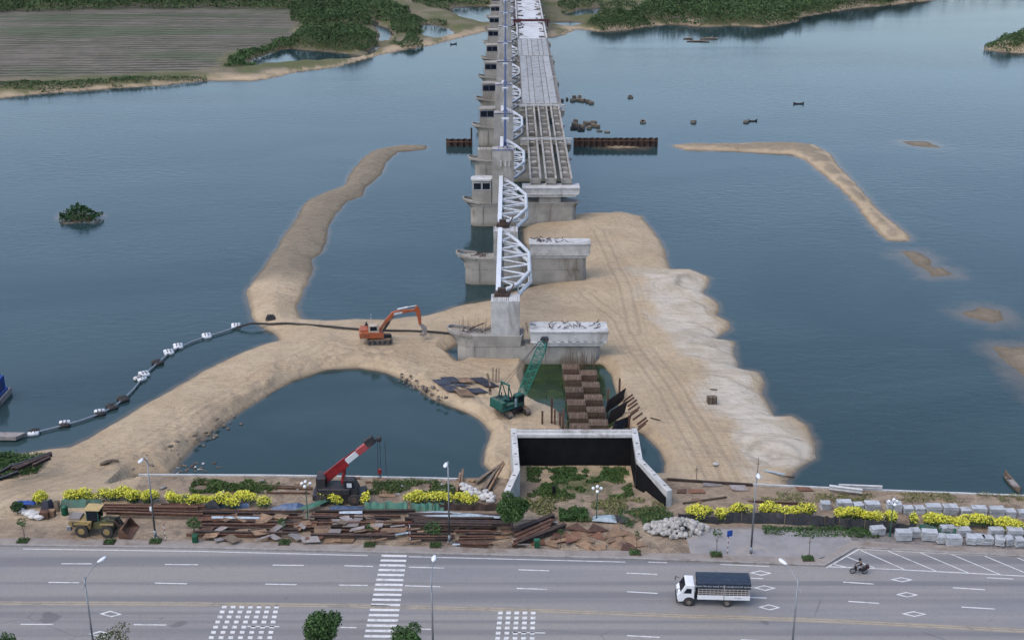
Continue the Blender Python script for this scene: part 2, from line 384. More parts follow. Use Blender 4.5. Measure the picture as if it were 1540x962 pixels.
kerbF = interp_line([(-900, 826), (-400, 824), (0, 822), (300, 826), (600, 833.5), (800, 838.5), (940, 842), (1236, 852.5), (1540, 866), (2200, 900)], 3.0)
siteF = interp_line([(-900, 808), (0, 812), (600, 820), (940, 832), (1060, 836), (1250, 822), (1540, 832), (2200, 850)], 3.0)

# ------------------------------------------------------------------ terrain
def make_terrain():
    inv = np.linspace(1/72., 1/1500., 820); Yr = 1/inv
    T = np.linspace(-.66, .66, 900)
    T = np.sign(T)*(np.abs(T)**1.12)*(.66/.66**1.12)
    YY, TT = np.meshgrid(Yr, T, indexing='ij'); XX = TT*(YY+25)
    H = height(XX, YY)
    # tyre tracks in the sand
    tr = [[(0, 760), (60, 735), (130, 705), (210, 672), (300, 615), (400, 560), (480, 525)], [(0, 785), (90, 738), (180, 700), (260, 655), (330, 606), (420, 565), (500, 533), (600, 530), (700, 560)],
          [(955, 530), (1000, 590), (1035, 650), (1065, 700), (1075, 720)], [(972, 525), (1020, 590), (1060, 650), (1090, 700), (1100, 718)], [(600, 535), (660, 550), (730, 580), (760, 620)],
          [(880, 440), (930, 480), (960, 535)], [(500, 520), (580, 532), (680, 545), (740, 560)], [(560, 520), (660, 520), (700, 490)],
          [(900, 350), (940, 430), (955, 500)], [(0, 812), (200, 806), (500, 815)]]
    track = np.zeros(XX.shape)
    for t in tr:
        p = [P(a, b, 1)[:2] for a, b in t]; d = ldist(XX, YY, p)
        for off, ww in ((.9, .22), (1.9, .12), (2.6, .1)):
            track = np.maximum(track, np.exp(-((d-off)/ww)**2)*(.9 if off < 1 else .5))
    H = H-track*.1*(H > .4)
    nv = XX.size; V = np.stack([XX, YY, H], -1).reshape(-1, 3)
    r, c = XX.shape; I = np.arange(nv).reshape(r, c)
    F = np.stack([I[:-1, :-1], I[1:, :-1], I[1:, 1:], I[:-1, 1:]], -1).reshape(-1, 4)[:, ::-1]
    # zones
    site = sm((bank_y(XX)+1.2-YY)/1.5)
    xs = P(215, 713, 3)[0]
    site = site*np.where(XX < xs, sm((P(0, 765, 3)[1]-YY+fbm(XX*.2, YY*.2, 3, 31)*6)/5), 1)
    wb = fbm(XX*.09, YY*.09, 5, 21)
    FIELD = [(-900, 20), (0, 20), (200, 12), (450, 18), (446, 60), (400, 78), (345, 86), (330, 104), (305, 114), (150, 120), (0, 126), (-900, 170)]
    field = sm((sdist(XX, YY, poly(FIELD), 12)+wb*6)/2)
    green = np.zeros(XX.shape)
    far = (YY > 330) & (H > .4)
    green = np.where(far & (field < .5), sm((wb+.12)*5)*.8, 0)
    GR = [([(320, 790-65), (420, 722), (400, 742), (300, 745)], 3), ([(800, 702), (930, 705), (935, 745), (900, 760), (850, 755), (810, 730)], 2.5), ([(-60, 672), (45, 690), (60, 705), (0, 720), (-60, 740)], 1)]
    for g, z in GR:
        d = sdist(XX, YY, poly(g, z), 6); green = np.maximum(green, sm((d+fbm(XX*.4, YY*.4, 4, 5)*5)/2)*.8)
    farland = sm((YY-395)/15)*(sdist(XX, YY, poly(LAND), 20) > -6)*sm((sdist(XX, YY, poly(LAND), 20)+wb*8)/7)
    pale = np.zeros(XX.shape)
    PL = [[(960, 405), (1060, 408), (1110, 515), (1160, 600), (1230, 650), (1225, 700), (1130, 712), (1090, 660), (1080, 610), (1040, 560), (1010, 500), (960, 455)]]
    for g in PL:
        d = sdist(XX, YY, poly(g, 1), 8); pale = np.maximum(pale, sm((d+fbm(XX*.15, YY*.15, 4, 9)*9+1)/3))
    brown = sm((YY-P(440, 432, 0)[1]+fbm(XX*.1, YY*.1, 3, 61)*12)/8)*(XX < -15)*(YY < 345)
    brown = np.maximum(brown, (XX > 28)*(YY > 230)*(YY < 350)*sm((H-.45+fbm(XX*.3, YY*.3, 3, 63))/.3)*.8)
    rim = sm((sdist(XX, YY, poly(POND))+4.2+fbm(XX*.25, YY*.25, 3, 66)*5)/1.6)*sm((P(440, 572, 0)[1]-YY)/4)*(XX < -22)*.3
    brown = np.maximum(brown, rim*(YY > 137))
    for pg in SHOALS[:5]: brown = np.maximum(brown, (sdist(XX, YY, poly(pg), 12) > -4)*.95)
    conc = sm((P(1240, 845, 3)[1]+8-YY)/1.5)*sm((XX-P(1045, 810, 3)[0]+wb*3)/2)*(YY < kerbF(XX)+9)
    me_o = npmesh('ground', V, F, ground_mat(), smooth=True)
    me = me_o.data
    for nm, a in (('site', site), ('field', field), ('green', green), ('pale', pale), ('track', track), ('brown', brown), ('scarp_shade', lobe_shade(XX, YY, H)), ('gravel', conc), ('farland', farland)):
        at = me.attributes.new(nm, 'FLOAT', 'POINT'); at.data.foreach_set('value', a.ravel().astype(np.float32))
    tag(me_o, kind='structure')
    # water sheet carrying the depth of the bed below it
    st = 2; X2 = XX[::st, ::st]; Y2 = YY[::st, ::st]; D = H[::st, ::st]
    r, c = X2.shape; I = np.arange(r*c).reshape(r, c)
    F2 = np.stack([I[:-1, :-1], I[1:, :-1], I[1:, 1:], I[:-1, 1:]], -1).reshape(-1, 4)[:, ::-1]
    keep = (np.stack([D[:-1, :-1], D[1:, :-1], D[1:, 1:], D[:-1, 1:]]).min(0).reshape(-1) < .3) & (Y2[:-1, :-1].reshape(-1) > 100)
    wo = npmesh('water', np.stack([X2, Y2, np.zeros_like(X2)], -1).reshape(-1, 3), F2[keep], water_mat())
    at = wo.data.attributes.new('depth', 'FLOAT', 'POINT'); at.data.foreach_set('value', (-D).ravel().astype(np.float32))
    gp = sm((sdist(X2, Y2, poly(PIT))+2)/1.5)*.9
    at = wo.data.attributes.new('algae', 'FLOAT', 'POINT'); at.data.foreach_set('value', gp.ravel().astype(np.float32))
    pd = sm((sdist(X2, Y2, poly(POND))+2)/1.5)
    at = wo.data.attributes.new('still', 'FLOAT', 'POINT'); at.data.foreach_set('value', np.maximum(pd, gp).ravel().astype(np.float32))
    tag(wo, kind='structure')
def attr(n, nm):
    a = n.nodes.new('ShaderNodeAttribute'); a.attribute_name = nm; return a.outputs['Fac']
def ground_mat():
    m, n, b = nodes('ground'); pos = gpos(n)
    n1 = noise(n, .12, pos, 6, .65); n2 = noise(n, .9, pos, 6, .7); n3 = noise(n, 4, pos, 4, .7); n4 = noise(n, .35, pos, 6, .7, (1, 2.2, 1), 1.5)
    col = mixc(n, ramp(n, n1, .3, .7), (.55, .435, .295), (.455, .35, .23))
    col = mixc(n, mth(n, 'MULTIPLY', ramp(n, n2, .45, .72), .5), col, (.33, .255, .17))
    col = mixc(n, mth(n, 'MULTIPLY', ramp(n, noise(n, 2.2, pos, 6, .8), .5, .68), .35), col, (.27, .21, .145))
    pal = mixc(n, ramp(n, noise(n, .16, pos, 6, .6, (.7, 1.3, 1), 1.2), .38, .62), (.62, .565, .475), (.47, .41, .32))
    col = mixc(n, mth(n, 'MULTIPLY', attr(n, 'pale'), .85), col, pal)
    wv = noise(n, .5, pos, 5, .6, (.35, 1.3, 1), 2.5)
    col = mixc(n, mth(n, 'MULTIPLY', ramp(n, wv, .56, .64), .28), col, (.24, .19, .135))
    col = mixc(n, mth(n, 'MULTIPLY', attr(n, 'brown'), .85), col, mixc(n, ramp(n, n4, .35, .65), (.26, .225, .165), (.175, .145, .105)))
    col = mixc(n, mth(n, 'MULTIPLY', attr(n, 'scarp_shade'), .75), col, (.25, .215, .165))  # painted scarp shade darkens the sand colour
    # soil of the building site
    soil = mixc(n, ramp(n, n2, .35, .65), (.39, .31, .22), (.27, .21, .155))
    soil = mixc(n, mth(n, 'MULTIPLY', ramp(n, noise(n, .3, pos, 6, .75), .45, .65), .6), soil, (.12, .085, .065))
    soil = mixc(n, mth(n, 'MULTIPLY', ramp(n, noise(n, .18, pos, 5, .7), .5, .62), .6), soil, (.33, .25, .17))
    col = mixc(n, attr(n, 'site'), col, soil)
    gv = mixc(n, ramp(n, n2, .35, .65), (.29, .27, .255), (.22, .205, .195))
    gv = mixc(n, mth(n, 'MULTIPLY', ramp(n, n3, .5, .7), .5), gv, (.15, .14, .13))
    col = mixc(n, attr(n, 'gravel'), col, gv)
    fl = mixc(n, ramp(n, noise(n, .05, pos, 6, .7), .35, .65), (.2, .17, .125), (.12, .12, .065))
    col = mixc(n, mth(n, 'MULTIPLY', attr(n, 'farland'), .9), col, fl)
    # green cover
    gr = mixc(n, ramp(n, n2, .3, .7), (.075, .105, .035), (.14, .14, .06))
    col = mixc(n, attr(n, 'green'), col, gr)
    # ploughed field beds: bands running across the valley
    mp = N(n, 'ShaderNodeMapping'); n.links.new(pos, mp.inputs[0]); mp.inputs[2].default_value = (0, 0, R(-2.5))
    wv2 = N(n, 'ShaderNodeTexWave'); wv2.bands_direction = 'Y'; wv2.inputs['Scale'].default_value = .06; wv2.inputs['Distortion'].default_value = 2.5
    wv2.inputs['Detail'].default_value = 3; wv2.inputs['Detail Scale'].default_value = .5
    n.links.new(mp.outputs[0], wv2.inputs['Vector'])
    patch = noise(n, .016, pos, 4, .6, (.45, 2.2, 1))
    bed = mixc(n, ramp(n, noise(n, .1, pos, 5, .7), .35, .65), (.215, .185, .155), (.16, .14, .115))
    bed = mixc(n, mth(n, 'MULTIPLY', ramp(n, patch, .5, .6), .55), bed, (.08, .125, .055))
    dark = mth(n, 'MULTIPLY', ramp(n, wv2.outputs['Fac'], .5, .75), mad(n, ramp(n, noise(n, .02, pos, 3, .6), .35, .6), .6, .25))
    bed = mixc(n, dark, bed, (.035, .045, .022))
    rows = noise(n, 1.0, mp.outputs[0], 4, .7, (.012, .42, 1))
    bed = mixc(n, mth(n, 'MULTIPLY', ramp(n, rows, .5, .62), .6), bed, (.07, .085, .045))
    bed = mixc(n, mth(n, 'MULTIPLY', ramp(n, noise(n, .5, pos, 3, .7), .62, .7), .7), bed, (.05, .075, .03))
    col = mixc(n, attr(n, 'field'), col, bed)
    col = mixc(n, mth(n, 'MULTIPLY', attr(n, 'track'), .55), col, (.27, .21, .15))
    # wet margin at the waterline
    sx = N(n, 'ShaderNodeSeparateXYZ'); n.links.new(pos, sx.inputs[0])
    wet = mth(n, 'SUBTRACT', 1.0, ramp(n, mth(n, 'ADD', sx.outputs[2], mth(n, 'MULTIPLY', n2, .25)), .1, .5))
    col = mixc(n, mth(n, 'MULTIPLY', wet, .62), col, (.13, .105, .075))
    n.links.new(col, b.inputs['Base Color']); b.inputs['Roughness'].default_value = .92; b.inputs['Specular IOR Level'].default_value = .15
    bn = N(n, 'ShaderNodeBump'); bn.inputs['Distance'].default_value = .4; bn.inputs['Strength'].default_value = .9
    hh = mth(n, 'ADD', n2, mth(n, 'MULTIPLY', n3, .35)); hh = mth(n, 'ADD', hh, mth(n, 'MULTIPLY', wv, .9))
    n.links.new(hh, bn.inputs['Height']); n.links.new(bn.outputs[0], b.inputs['Normal'])
    return m
def water_mat():
    m, n, b = nodes('water'); pos = gpos(n)
    dp = attr(n, 'depth')
    deep = mixc(n, ramp(n, noise(n, .012, pos, 4, .65, (1, 1.8, 1), 1), .38, .62), (.022, .048, .05), (.034, .064, .066))
    col = mixc(n, ramp(n, mth(n, 'ADD', dp, mth(n, 'MULTIPLY', noise(n, .25, pos, 4), .8)), .3, 1.0), (.12, .105, .08), deep)
    al = mixc(n, ramp(n, noise(n, .3, pos, 3), .4, .6), (.035, .06, .018), (.022, .042, .018))
    col = mixc(n, attr(n, 'algae'), col, al)
    n.links.new(col, b.inputs['Base Color'])
    still = attr(n, 'still')
    b.inputs['Roughness'].default_value = .1; b.inputs['IOR'].default_value = 1.333
    bn = N(n, 'ShaderNodeBump'); bn.inputs['Distance'].default_value = .06
    h1 = noise(n, 1.5, pos, 3, .6, (.8, 1.3, 1)); h2 = noise(n, .5, pos, 2, .5, (.7, 1.4, 1), .5); h3 = noise(n, 3.0, pos, 2, .5)
    hh = mth(n, 'ADD', mth(n, 'MULTIPLY', h2, 2.2), mth(n, 'ADD', h1, mth(n, 'MULTIPLY', h3, .3)))
    n.links.new(hh, bn.inputs['Height'])
    wind = ramp(n, noise(n, .011, pos, 5, .6, (.45, 1.6, 1), .8), .3, .7)
    st = mth(n, 'MULTIPLY', mth(n, 'ADD', mth(n, 'MULTIPLY', wind, .42), .06), mth(n, 'SUBTRACT', 1.0, mth(n, 'MULTIPLY', still, .75)))
    n.links.new(st, bn.inputs['Strength']); n.links.new(bn.outputs[0], b.inputs['Normal'])
    return m
make_terrain()

# ------------------------------------------------------------------ road
def strip(fy0, fy1, xs, z0, name, m, zt=None):
    b = B()
    for xa, xb in zip(xs[:-1], xs[1:]):
        b.add([(xa, fy0(xa), z0), (xb, fy0(xb), z0), (xb, fy1(xb), z0), (xa, fy1(xa), z0)], [(0, 1, 2, 3)])
    return b
def asphalt():
    m, n, b = nodes('asphalt'); pos = gpos(n)
    n1 = noise(n, .06, pos, 5, .6, (.35, 1, 1)); n2 = noise(n, 6, pos, 4, .7); n3 = noise(n, .35, pos, 5, .6, (.06, 1.4, 1))
    col = mixc(n, ramp(n, n3, .35, .65), (.215, .215, .222), (.27, .262, .252))
    col = mixc(n, mth(n, 'MULTIPLY', ramp(n, n1, .4, .65), .6), col, (.31, .285, .25))
    col = mixc(n, mth(n, 'MULTIPLY', ramp(n, n2, .4, .7), .3), col, (.12, .12, .128))
    col = mixc(n, mth(n, 'MULTIPLY', ramp(n, noise(n, .5, pos, 6, .7), .62, .72), .4), col, (.21, .19, .165))
    lanes = noise(n, 1.0, pos, 3, .5, (.004, .42, 1), .3)
    col = mixc(n, mth(n, 'MULTIPLY', ramp(n, lanes, .45, .62), .6), col, (.135, .137, .145))
    vo = N(n, 'ShaderNodeTexVoronoi'); vo.feature = 'DISTANCE_TO_EDGE'; vo.inputs['Scale'].default_value = .16
    mpv = N(n, 'ShaderNodeMapping'); n.links.new(pos, mpv.inputs[0]); mpv.inputs[3].default_value = (.6, 1.4, 1); n.links.new(mpv.outputs[0], vo.inputs['Vector'])
    crk = mth(n, 'MULTIPLY', mth(n, 'SUBTRACT', 1.0, ramp(n, vo.outputs['Distance'], .0, .012)), ramp(n, noise(n, .08, pos, 3), .5, .6))
    col = mixc(n, mth(n, 'MULTIPLY', crk, .5), col, (.07, .07, .075))
    col = mixc(n, mth(n, 'MULTIPLY', ramp(n, noise(n, .3, pos, 2, .5), .7, .76), .5), col, (.08, .08, .085))
    n.links.new(col, b.inputs['Base Color']); b.inputs['Roughness'].default_value = .85
    bn = N(n, 'ShaderNodeBump'); bn.inputs['Distance'].default_value = .01; n.links.new(n2, bn.inputs['Height']); n.links.new(bn.outputs[0], b.inputs['Normal'])
    return m
ASPH = asphalt()
XS = list(np.linspace(-140, 140, 141))
nearY = lambda x: float(centre(x))-8.4
centre = interp_line([(-900, 905), (0, 907.5), (250, 908.5), (500, 911), (700, 915.5), (823, 919), (950, 924), (1224, 933), (1540, 949), (2200, 985)], 3.0)
RZ = 3.09
road = strip(nearY, lambda x: float(kerbF(x))-.0, XS, RZ, 'road', ASPH).build('road', ASPH); tag(road, kind='structure')
# parking bay beside the far carriageway
bx0 = P(1240, 854, 3)[0]
def bayF(x):
    pts = [P(1238, 853, RZ), P(1286, 824.5, RZ), P(1540, 838, RZ), P(2200, 873, RZ)]
    return float(np.interp(x, [p[0] for p in pts], [p[1] for p in pts]))
XB = [bx0+.02]+[x for x in XS if x > bx0+.3]
bay = strip(lambda x: float(kerbF(x))-.02, bayF, sorted(XB+[P(1286, 824.5, RZ)[0]]), RZ-.004, 'bay', ASPH).build('parking_bay', ASPH); tag(bay, kind='structure')
# kerb and pavement on the far side
kerbm = mat('kerb_stone', (.33, .31, .29), (.26, .245, .23), .85, 1.5, dirt=(.2, .17, .14), var=0)
pavem = mat('pavement', (.3, .265, .23), (.24, .21, .185), .9, .8, dirt=(.2, .155, .12), var=0, bump=.02)
pavegrey = mat('grey_pavement', (.29, .28, .275), (.23, .22, .215), .9, .5, dirt=(.34, .3, .26), var=0, bump=.02)
def ribbon(f, xs, w_, z0, z1, name, m, side=1):
    b = B(); r = []
    for x in xs:
        y = f(x); ys = (y, y+w_*side)
        r.append([(x, min(ys), z0), (x, max(ys), z0), (x, max(ys), z1), (x, min(ys), z1)])
    b.loft(r); return b.build(name, m)
edgeF = lambda x: bayF(x) if x > bx0 else float(kerbF(x))
XK = sorted(XS+[bx0-.1, bx0+.1, P(1286, 824.5, RZ)[0]])
kb = ribbon(edgeF, XK, .32, 2.8, RZ+.14, 'kerb', kerbm); tag(kb, kind='structure')
pv = B(); rr = []
for x in XK:
    y = edgeF(x)+.32; wd = 1.15+.15*math.sin(x*.7)
    rr.append([(x, y, 2.8), (x, y+wd, 2.8), (x, y+wd, RZ+.115), (x, y, RZ+.115)])
pv.loft(rr); o = pv.build('pavement', pavem); tag(o, kind='structure')
# wide grey forecourt in front of the black fence
fc = B(); rr = []
for x in np.linspace(P(1035, 820, 3)[0], P(1285, 822, 3)[0], 16):
    y = edgeF(x)+1.4; y1 = P(1150, 797, 3)[1]+(x-24)*-.03
    rr.append([(x, y, 2.8), (x, y1, 2.8), (x, y1, RZ+.06), (x, y, RZ+.06)])
fc.loft(rr); o = fc.build('forecourt', pavegrey); tag(o, kind='structure')
kb2 = ribbon(nearY, XS, .3, 2.8, RZ+.14, 'kerb', kerbm, -1); tag(kb2, kind='structure')
pv2 = ribbon(lambda x: nearY(x)-.3, XS, 9, 2.8, RZ+.115, 'pavement', pavegrey, -1); tag(pv2, kind='structure')
# markings
mk = mat('road_paint', (.72, .72, .7), (.6, .6, .58), .7, 3, dirt=(.42, .41, .4), var=0)
mky = mat('worn_yellow_paint', (.42, .35, .24), (.34, .29, .21), .8, 1.2, dirt=(.22, .19, .15), var=0)
MZ = RZ+.006
def mquad(b, pts, z=MZ):
    b.add([(p[0], p[1], z) for p in pts], [tuple(range(len(pts)))])
def mline(b, a, c, w_=.15, z=MZ):
    a = P(*a, z); c = P(*c, z); d = (c-a).normalized(); n_ = Vector((-d.y, d.x, 0))*w_/2
    mquad(b, [a-n_, c-n_, c+n_, a+n_], z)
ld = B()
for (a, c) in [((92, 847), (138, 847)), ((248, 848), (298, 848.5)), ((410, 849), (457, 849.5)), ((518, 850), (561, 851)), ((615, 852), (668, 853.5)), ((780, 856), (826, 857.5)), ((942, 861), (988, 863)), ((1124, 868.5), (1148, 869.5)), ((1268, 874.5), (1314, 877.5)), ((1433, 883), (1481, 886)),
               ((73, 875), (119, 875.5)), ((233, 876), (281, 877)), ((399, 877.5), (446, 878.5)), ((510, 879), (553, 879.5)), ((609, 880), (662, 881.5)), ((777, 884), (823, 885.5)), ((943, 889), (989, 891.5)), ((1124, 897.5), (1153, 898.5)), ((1276, 903.5), (1322, 906.5)), ((1446, 912), (1496, 915)),
               ((31, 938), (80, 938)), ((201, 938.5), (250, 939)), ((372, 941), (420, 941.5)), ((512, 942.5), (536, 943)), ((625, 945), (648, 945.5)), ((770, 950), (820, 951)), ((943, 955), (992, 957.5)), ((1114, 961), (1160, 963.5))]:
    mline(ld, a, c, .16)
build_each(ld, 'lane_marking', mk, road)
el = B()
fe = lambda x: float(kerbF(x))-.55
xsE = np.linspace(P(35, 826, 3)[0], P(940, 842, 3)[0], 60)
for i in range(59):
    if 33 < i < 38: continue
    xa, xb = xsE[i], xsE[i+1]; mquad(el, [(xa, fe(xa)), (xb, fe(xb)), (xb, fe(xb)+.13), (xa, fe(xa)+.13)])
for a, c in (((975, 844.5), (1003, 845.5)), ((1083, 848), (1157, 851)), ((1484, 868), (1524, 870))): mline(el, a, c, .13)
el.build('edge_marking', mk, road)
dusty = mat('dusty_asphalt', (.3, .265, .22), (.25, .225, .195), .9, .8, dirt=(.2, .19, .175), var=0)
ds = B()
for i in range(len(XS)-1):
    xa, xb = XS[i], XS[i+1]; mquad(ds, [(xa, centre(xa)-.42, 0), (xb, centre(xb)-.42, 0), (xb, centre(xb)+.42, 0), (xa, centre(xa)+.42, 0)], MZ-.003)
ds.build('dusty_strip', dusty, road)
yl = B()
for i in range(len(XS)-1):
    xa, xb = XS[i], XS[i+1]
    if -14 < xa < -10: continue
    for off in (-.17, .17):
        if off > 0 and (7 < xa < 12): continue
        mquad(yl, [(xa, centre(xa)+off-.07), (xb, centre(xb)+off-.07), (xb, centre(xb)+off+.07), (xa, centre(xa)+off+.07)])
yl.build('centre_marking', mky, road)
zb = B()
for i in range(22):
    ya = 833.4+(i*7.02)+i*i*.0315; t = (ya-833)/(958-833)
    xl = 573.5-27*t; xr = 612-17*t; hh_ = 3.0+.7*t
    q = [P(xl, ya+hh_, MZ), P(xr-.5, ya+hh_+.6, MZ), P(xr, ya+.6, MZ), P(xl+.7, ya, MZ)]
    if q[0].y < nearY(q[0].x)+.4: break
    mquad(zb, q)
zb.build('zebra_crossing', mk, road)
rb = B()
for c0, c1, ncol, xl0, xr0, xl1, xr1 in ((910, 962, 7, 334, 420, 313, 409), (919, 966, 5, 749, 806, 744, 804)):
    for r_ in range(9):
        t = r_/6.4; y = c0+r_*7.35+r_*r_*.05; 
        for k in range(ncol):
            u = (k)/(ncol-1); xa = (xl0+(xl1-xl0)*t); xb_ = (xr0+(xr1-xr0)*t)
            x = xa+(xb_-7.5-xa)*u
            q = [P(x-.4, y+3.9, MZ), P(x+6.6, y+4.0, MZ), P(x+7.2, y, MZ), P(x+.2, y-.1, MZ)]
            if q[0].y > nearY(q[0].x)+.4: mquad(rb, q)
rb.build('rumble_marking', mk, road)
dm = B()
for cx, cy, w_, h_ in ((1144, 861, 17, 4), (1150, 883.5, 17, 4.2), (1157, 912.5, 17, 4.5), (1356, 871, 17, 3.8), (1364, 893.5, 17, 4), (1374.5, 922.5, 19, 4.2), (166.5, 922.5, 17, 4.8), (152, 953, 19, 5)):
    o_ = [P(cx-w_, cy-.3, MZ), P(cx+1, cy+h_, MZ), P(cx+w_, cy+.3, MZ), P(cx-1, cy-h_, MZ)]
    ctr = sum(o_, Vector())/4
    inn = [ctr+(p-ctr)*.68 for p in o_]
    for i in range(4): mquad(dm, [o_[i], o_[(i+1) % 4], inn[(i+1) % 4], inn[i]])
build_each(dm, 'diamond_marking', mk, road, per=4)
hb = B()
for a, c in [((1243, 853), (1292, 825)), ((1292, 825), (1335, 827.2)), ((1335, 827.2), (1540, 837.5)), ((1540, 837.5), (1750, 848.5)), ((1246, 851.5), (1345, 855.5)), ((1345, 855.5), (1540, 865.5)), ((1540, 865.5), (1750, 876.5)), ((1252, 847.5), (1272, 852)), ((1274, 836.5), (1318, 854.5)), ((1294, 826.5), (1361, 856)), ((1336, 828), (1409, 858.5)),
             ((1383, 830), (1457, 861)), ((1430, 832.5), (1505, 863.5)), ((1481, 835.5), (1556, 866.5)), ((1530, 838), (1606, 869)), ((1580, 841), (1656, 872))]:
    mline(hb, a, c, .14, MZ+.004)
hb.build('bay_marking', mk, bay)

# ------------------------------------------------------------------ seawall
def beam_line(name, pts, z, w_, h_, m, label, cat, group=None):
    b = B()
    q = [P(a, c, z) for a, c in pts]
    rings = []
    for i, p in enumerate(q):
        rings.append([(p.x, p.y-w_/2, z-h_), (p.x, p.y+w_/2, z-h_), (p.x, p.y+w_/2, z), (p.x, p.y-w_/2, z)])
    b.loft(rings); o = b.build(name, m); return tag(o, label, cat, group)
beam_line('seawall', [(208, 712.5), (400, 713.5), (560, 716), (640, 717.5), (690, 719)], 3.18, .26, 4.5, concrete_pale, 'pale concrete seawall between the left pond and the red crane', 'seawall')
beam_line('seawall', [(1133, 727), (1240, 732), (1380, 738), (1540, 744), (1900, 760)], 3.18, .26, 4.5, concrete_pale, 'pale concrete seawall at the river edge behind the concrete blocks on the right', 'seawall')
beam_line('sheet_pile_wall', [(1003, 718.5), (1060, 722.5), (1132, 727)], 3.3, .25, 4, rustdk, 'dark rusty sheet pile wall running right from the abutment wing', 'sheet pile wall')

# ------------------------------------------------------------------ abutment
ab = thing('bridge_abutment', ((ABX0+ABX1)/2, ABY, 2), 'white topped U shaped concrete abutment with black coated inner walls', 'abutment')
def rel(o_, p): return tuple(Vector(p)-Vector(o_.location))
def wall_part(name, a0, a1, z0, zt0, zt1, th, m):
    a0 = Vector((a0[0], a0[1], 0)); a1 = Vector((a1[0], a1[1], 0)); d = (a1-a0).normalized(); n_ = Vector((-d.y, d.x, 0))*th/2
    b = B()
    b.loft([[a-n_+Vector((0, 0, z0)), a+n_+Vector((0, 0, z0)), a+n_+Vector((0, 0, zt)), a-n_+Vector((0, 0, zt))] for a, zt in ((a0, zt0), (a1, zt1))])
    o_ = b.build(name, m, ab); o_.location = -Vector(ab.location); return o_
wall_part('back_wall', (ABX0, ABY+.35), (ABX1, ABY+.35), 0, 6.0, 6.0, .7, concrete_dark)
wall_part('black_lining', (ABX0+.33, ABY-.03), (ABX1-.33, ABY-.03), 1, 5.82, 5.82, .06, black)
cb = B().bar((ABX0+.3, ABY+.1, 6.1), (ABX1-.3, ABY+.1, 6.1), .8, .42).bar((ABX0+.3, ABY+.55, 6.42), (ABX1-.3, ABY+.55, 6.42), .45, .25)
o = cb.build('cap_beam', concrete_pale, ab, bevel=.02); o.location = -Vector(ab.location)
rb_ = B()
for i in range(90):
    x = ABX0+.4+i*(ABX1-ABX0-.8)/89; rb_.bar((x, ABY+.6, 6.5), (x+random.uniform(-.04, .04), ABY+.6, 6.72), .035, .035)
build_each(rb_, 'rebar', rust, ab, loc=-Vector(ab.location))
def wing(name, pts, side):
    for i in range(len(pts)-1):
        (xa, ya, za), (xb, yb_, zb_) = pts[i], pts[i+1]
        b = B(); d = Vector((xb-xa, yb_-ya, 0)).normalized(); n_ = Vector((-d.y, d.x, 0))
        wd = .36
        b.loft([[Vector((x, y, 0))-n_*wd+Vector((0, 0, z0)), Vector((x, y, 0))+n_*wd+Vector((0, 0, z0)), Vector((x, y, 0))+n_*wd+Vector((0, 0, zt)), Vector((x, y, 0))-n_*wd+Vector((0, 0, zt))] for x, y, z0, zt in ((xa, ya, 0, za-.0), (xb, yb_, 0, zb_-.0))])
        o_ = b.build(name, concrete_pale, ab, bevel=.03); o_.location = -Vector(ab.location)
        # lifting pockets
        L = math.hypot(xb-xa, yb_-ya); k = max(2, int(L/2.1)); hb_ = B()
        for j in range(k):
            t = (j+.5)/k; hb_.box((xa+(xb-xa)*t, ya+(yb_-ya)*t, za+(zb_-za)*t-.05), (.22, .32, .057), math.atan2(d.y, d.x))
        build_each(hb_, 'lifting_pocket', rubber, ab, loc=-Vector(ab.location))
LW = [(ABX0, ABY+1.3, 6.4), (ABX0+.35, P(778, 706, 5.9).y, 5.9), (ABX0-.75, P(768, 738, 5).y, 5.0)]
RW = [(ABX1-.05, ABY+1.2, 6.5), (P(962, 690, 6).x, P(962, 690, 6).y, 6.0), (P(1007, 737, 5).x, P(1007, 737, 5).y, 5.0)]
wing('wing_wall', LW, -1); wing('wing_wall', RW, 1)
# black coating on the inner face of the right wing
bl = B()
for (xa, ya, za), (xb, yb_, zb_), e in ((RW[0], RW[1], .95), (RW[1], RW[2], .55)):
    d = Vector((xb-xa, yb_-ya, 0)).normalized(); n_ = Vector((d.y, -d.x, 0))*.425
    if n_.x > 0: n_ = -n_
    bl.add([(xa+n_.x, ya+n_.y, 1.0), (xb+n_.x, yb_+n_.y, 1.0), (xb+n_.x, yb_+n_.y, zb_-.8), (xa+n_.x, ya+n_.y, za-.35 if e > .9 else za-.45)], [(0, 1, 2, 3)])
o = bl.build('black_lining', black, ab); o.location = -Vector(ab.location)

# ------------------------------------------------------------------ piers
Y1, SP = 176.7, 36.7
ordn = ['nearest', 'second', 'third', 'fourth', 'fifth', 'sixth', 'seventh', 'eighth', 'ninth', 'tenth', 'eleventh', 'twelfth', 'thirteenth', 'fourteenth', 'fifteenth', 'sixteenth']
drift = lambda Y: -.0033*(Y-Y1)
def plan(x0, x1, hw, nl, nr, z, cy=1.7, k=7, pw=.75):
    pts = []
    for i in range(k+1):      # left nose
        t = PI/2+PI*i/k; pts.append((x0+nl+nl*math.cos(t), cy+hw*math.copysign(abs(math.sin(t))**pw, math.sin(t)), z))
    for i in range(k+1):
        t = -PI/2+PI*i/k; pts.append((x1-nr+nr*math.cos(t), cy+hw*math.copysign(abs(math.sin(t))**pw, math.sin(t)), z))
    return pts
def zdeck(Y): return float(np.interp(Y, [250, 288, 328, 366, 402, 800], [9.5, 10.1, 10.7, 11.25, 11.5, 11.7]))
def rods(b, pts, z, h0, h1, t=.035):
    for x, y in pts:
        b.bar((x, y, z), (x+random.uniform(-.07, .07), y+random.uniform(-.07, .07), z+random.uniform(h0, h1)), t, t)
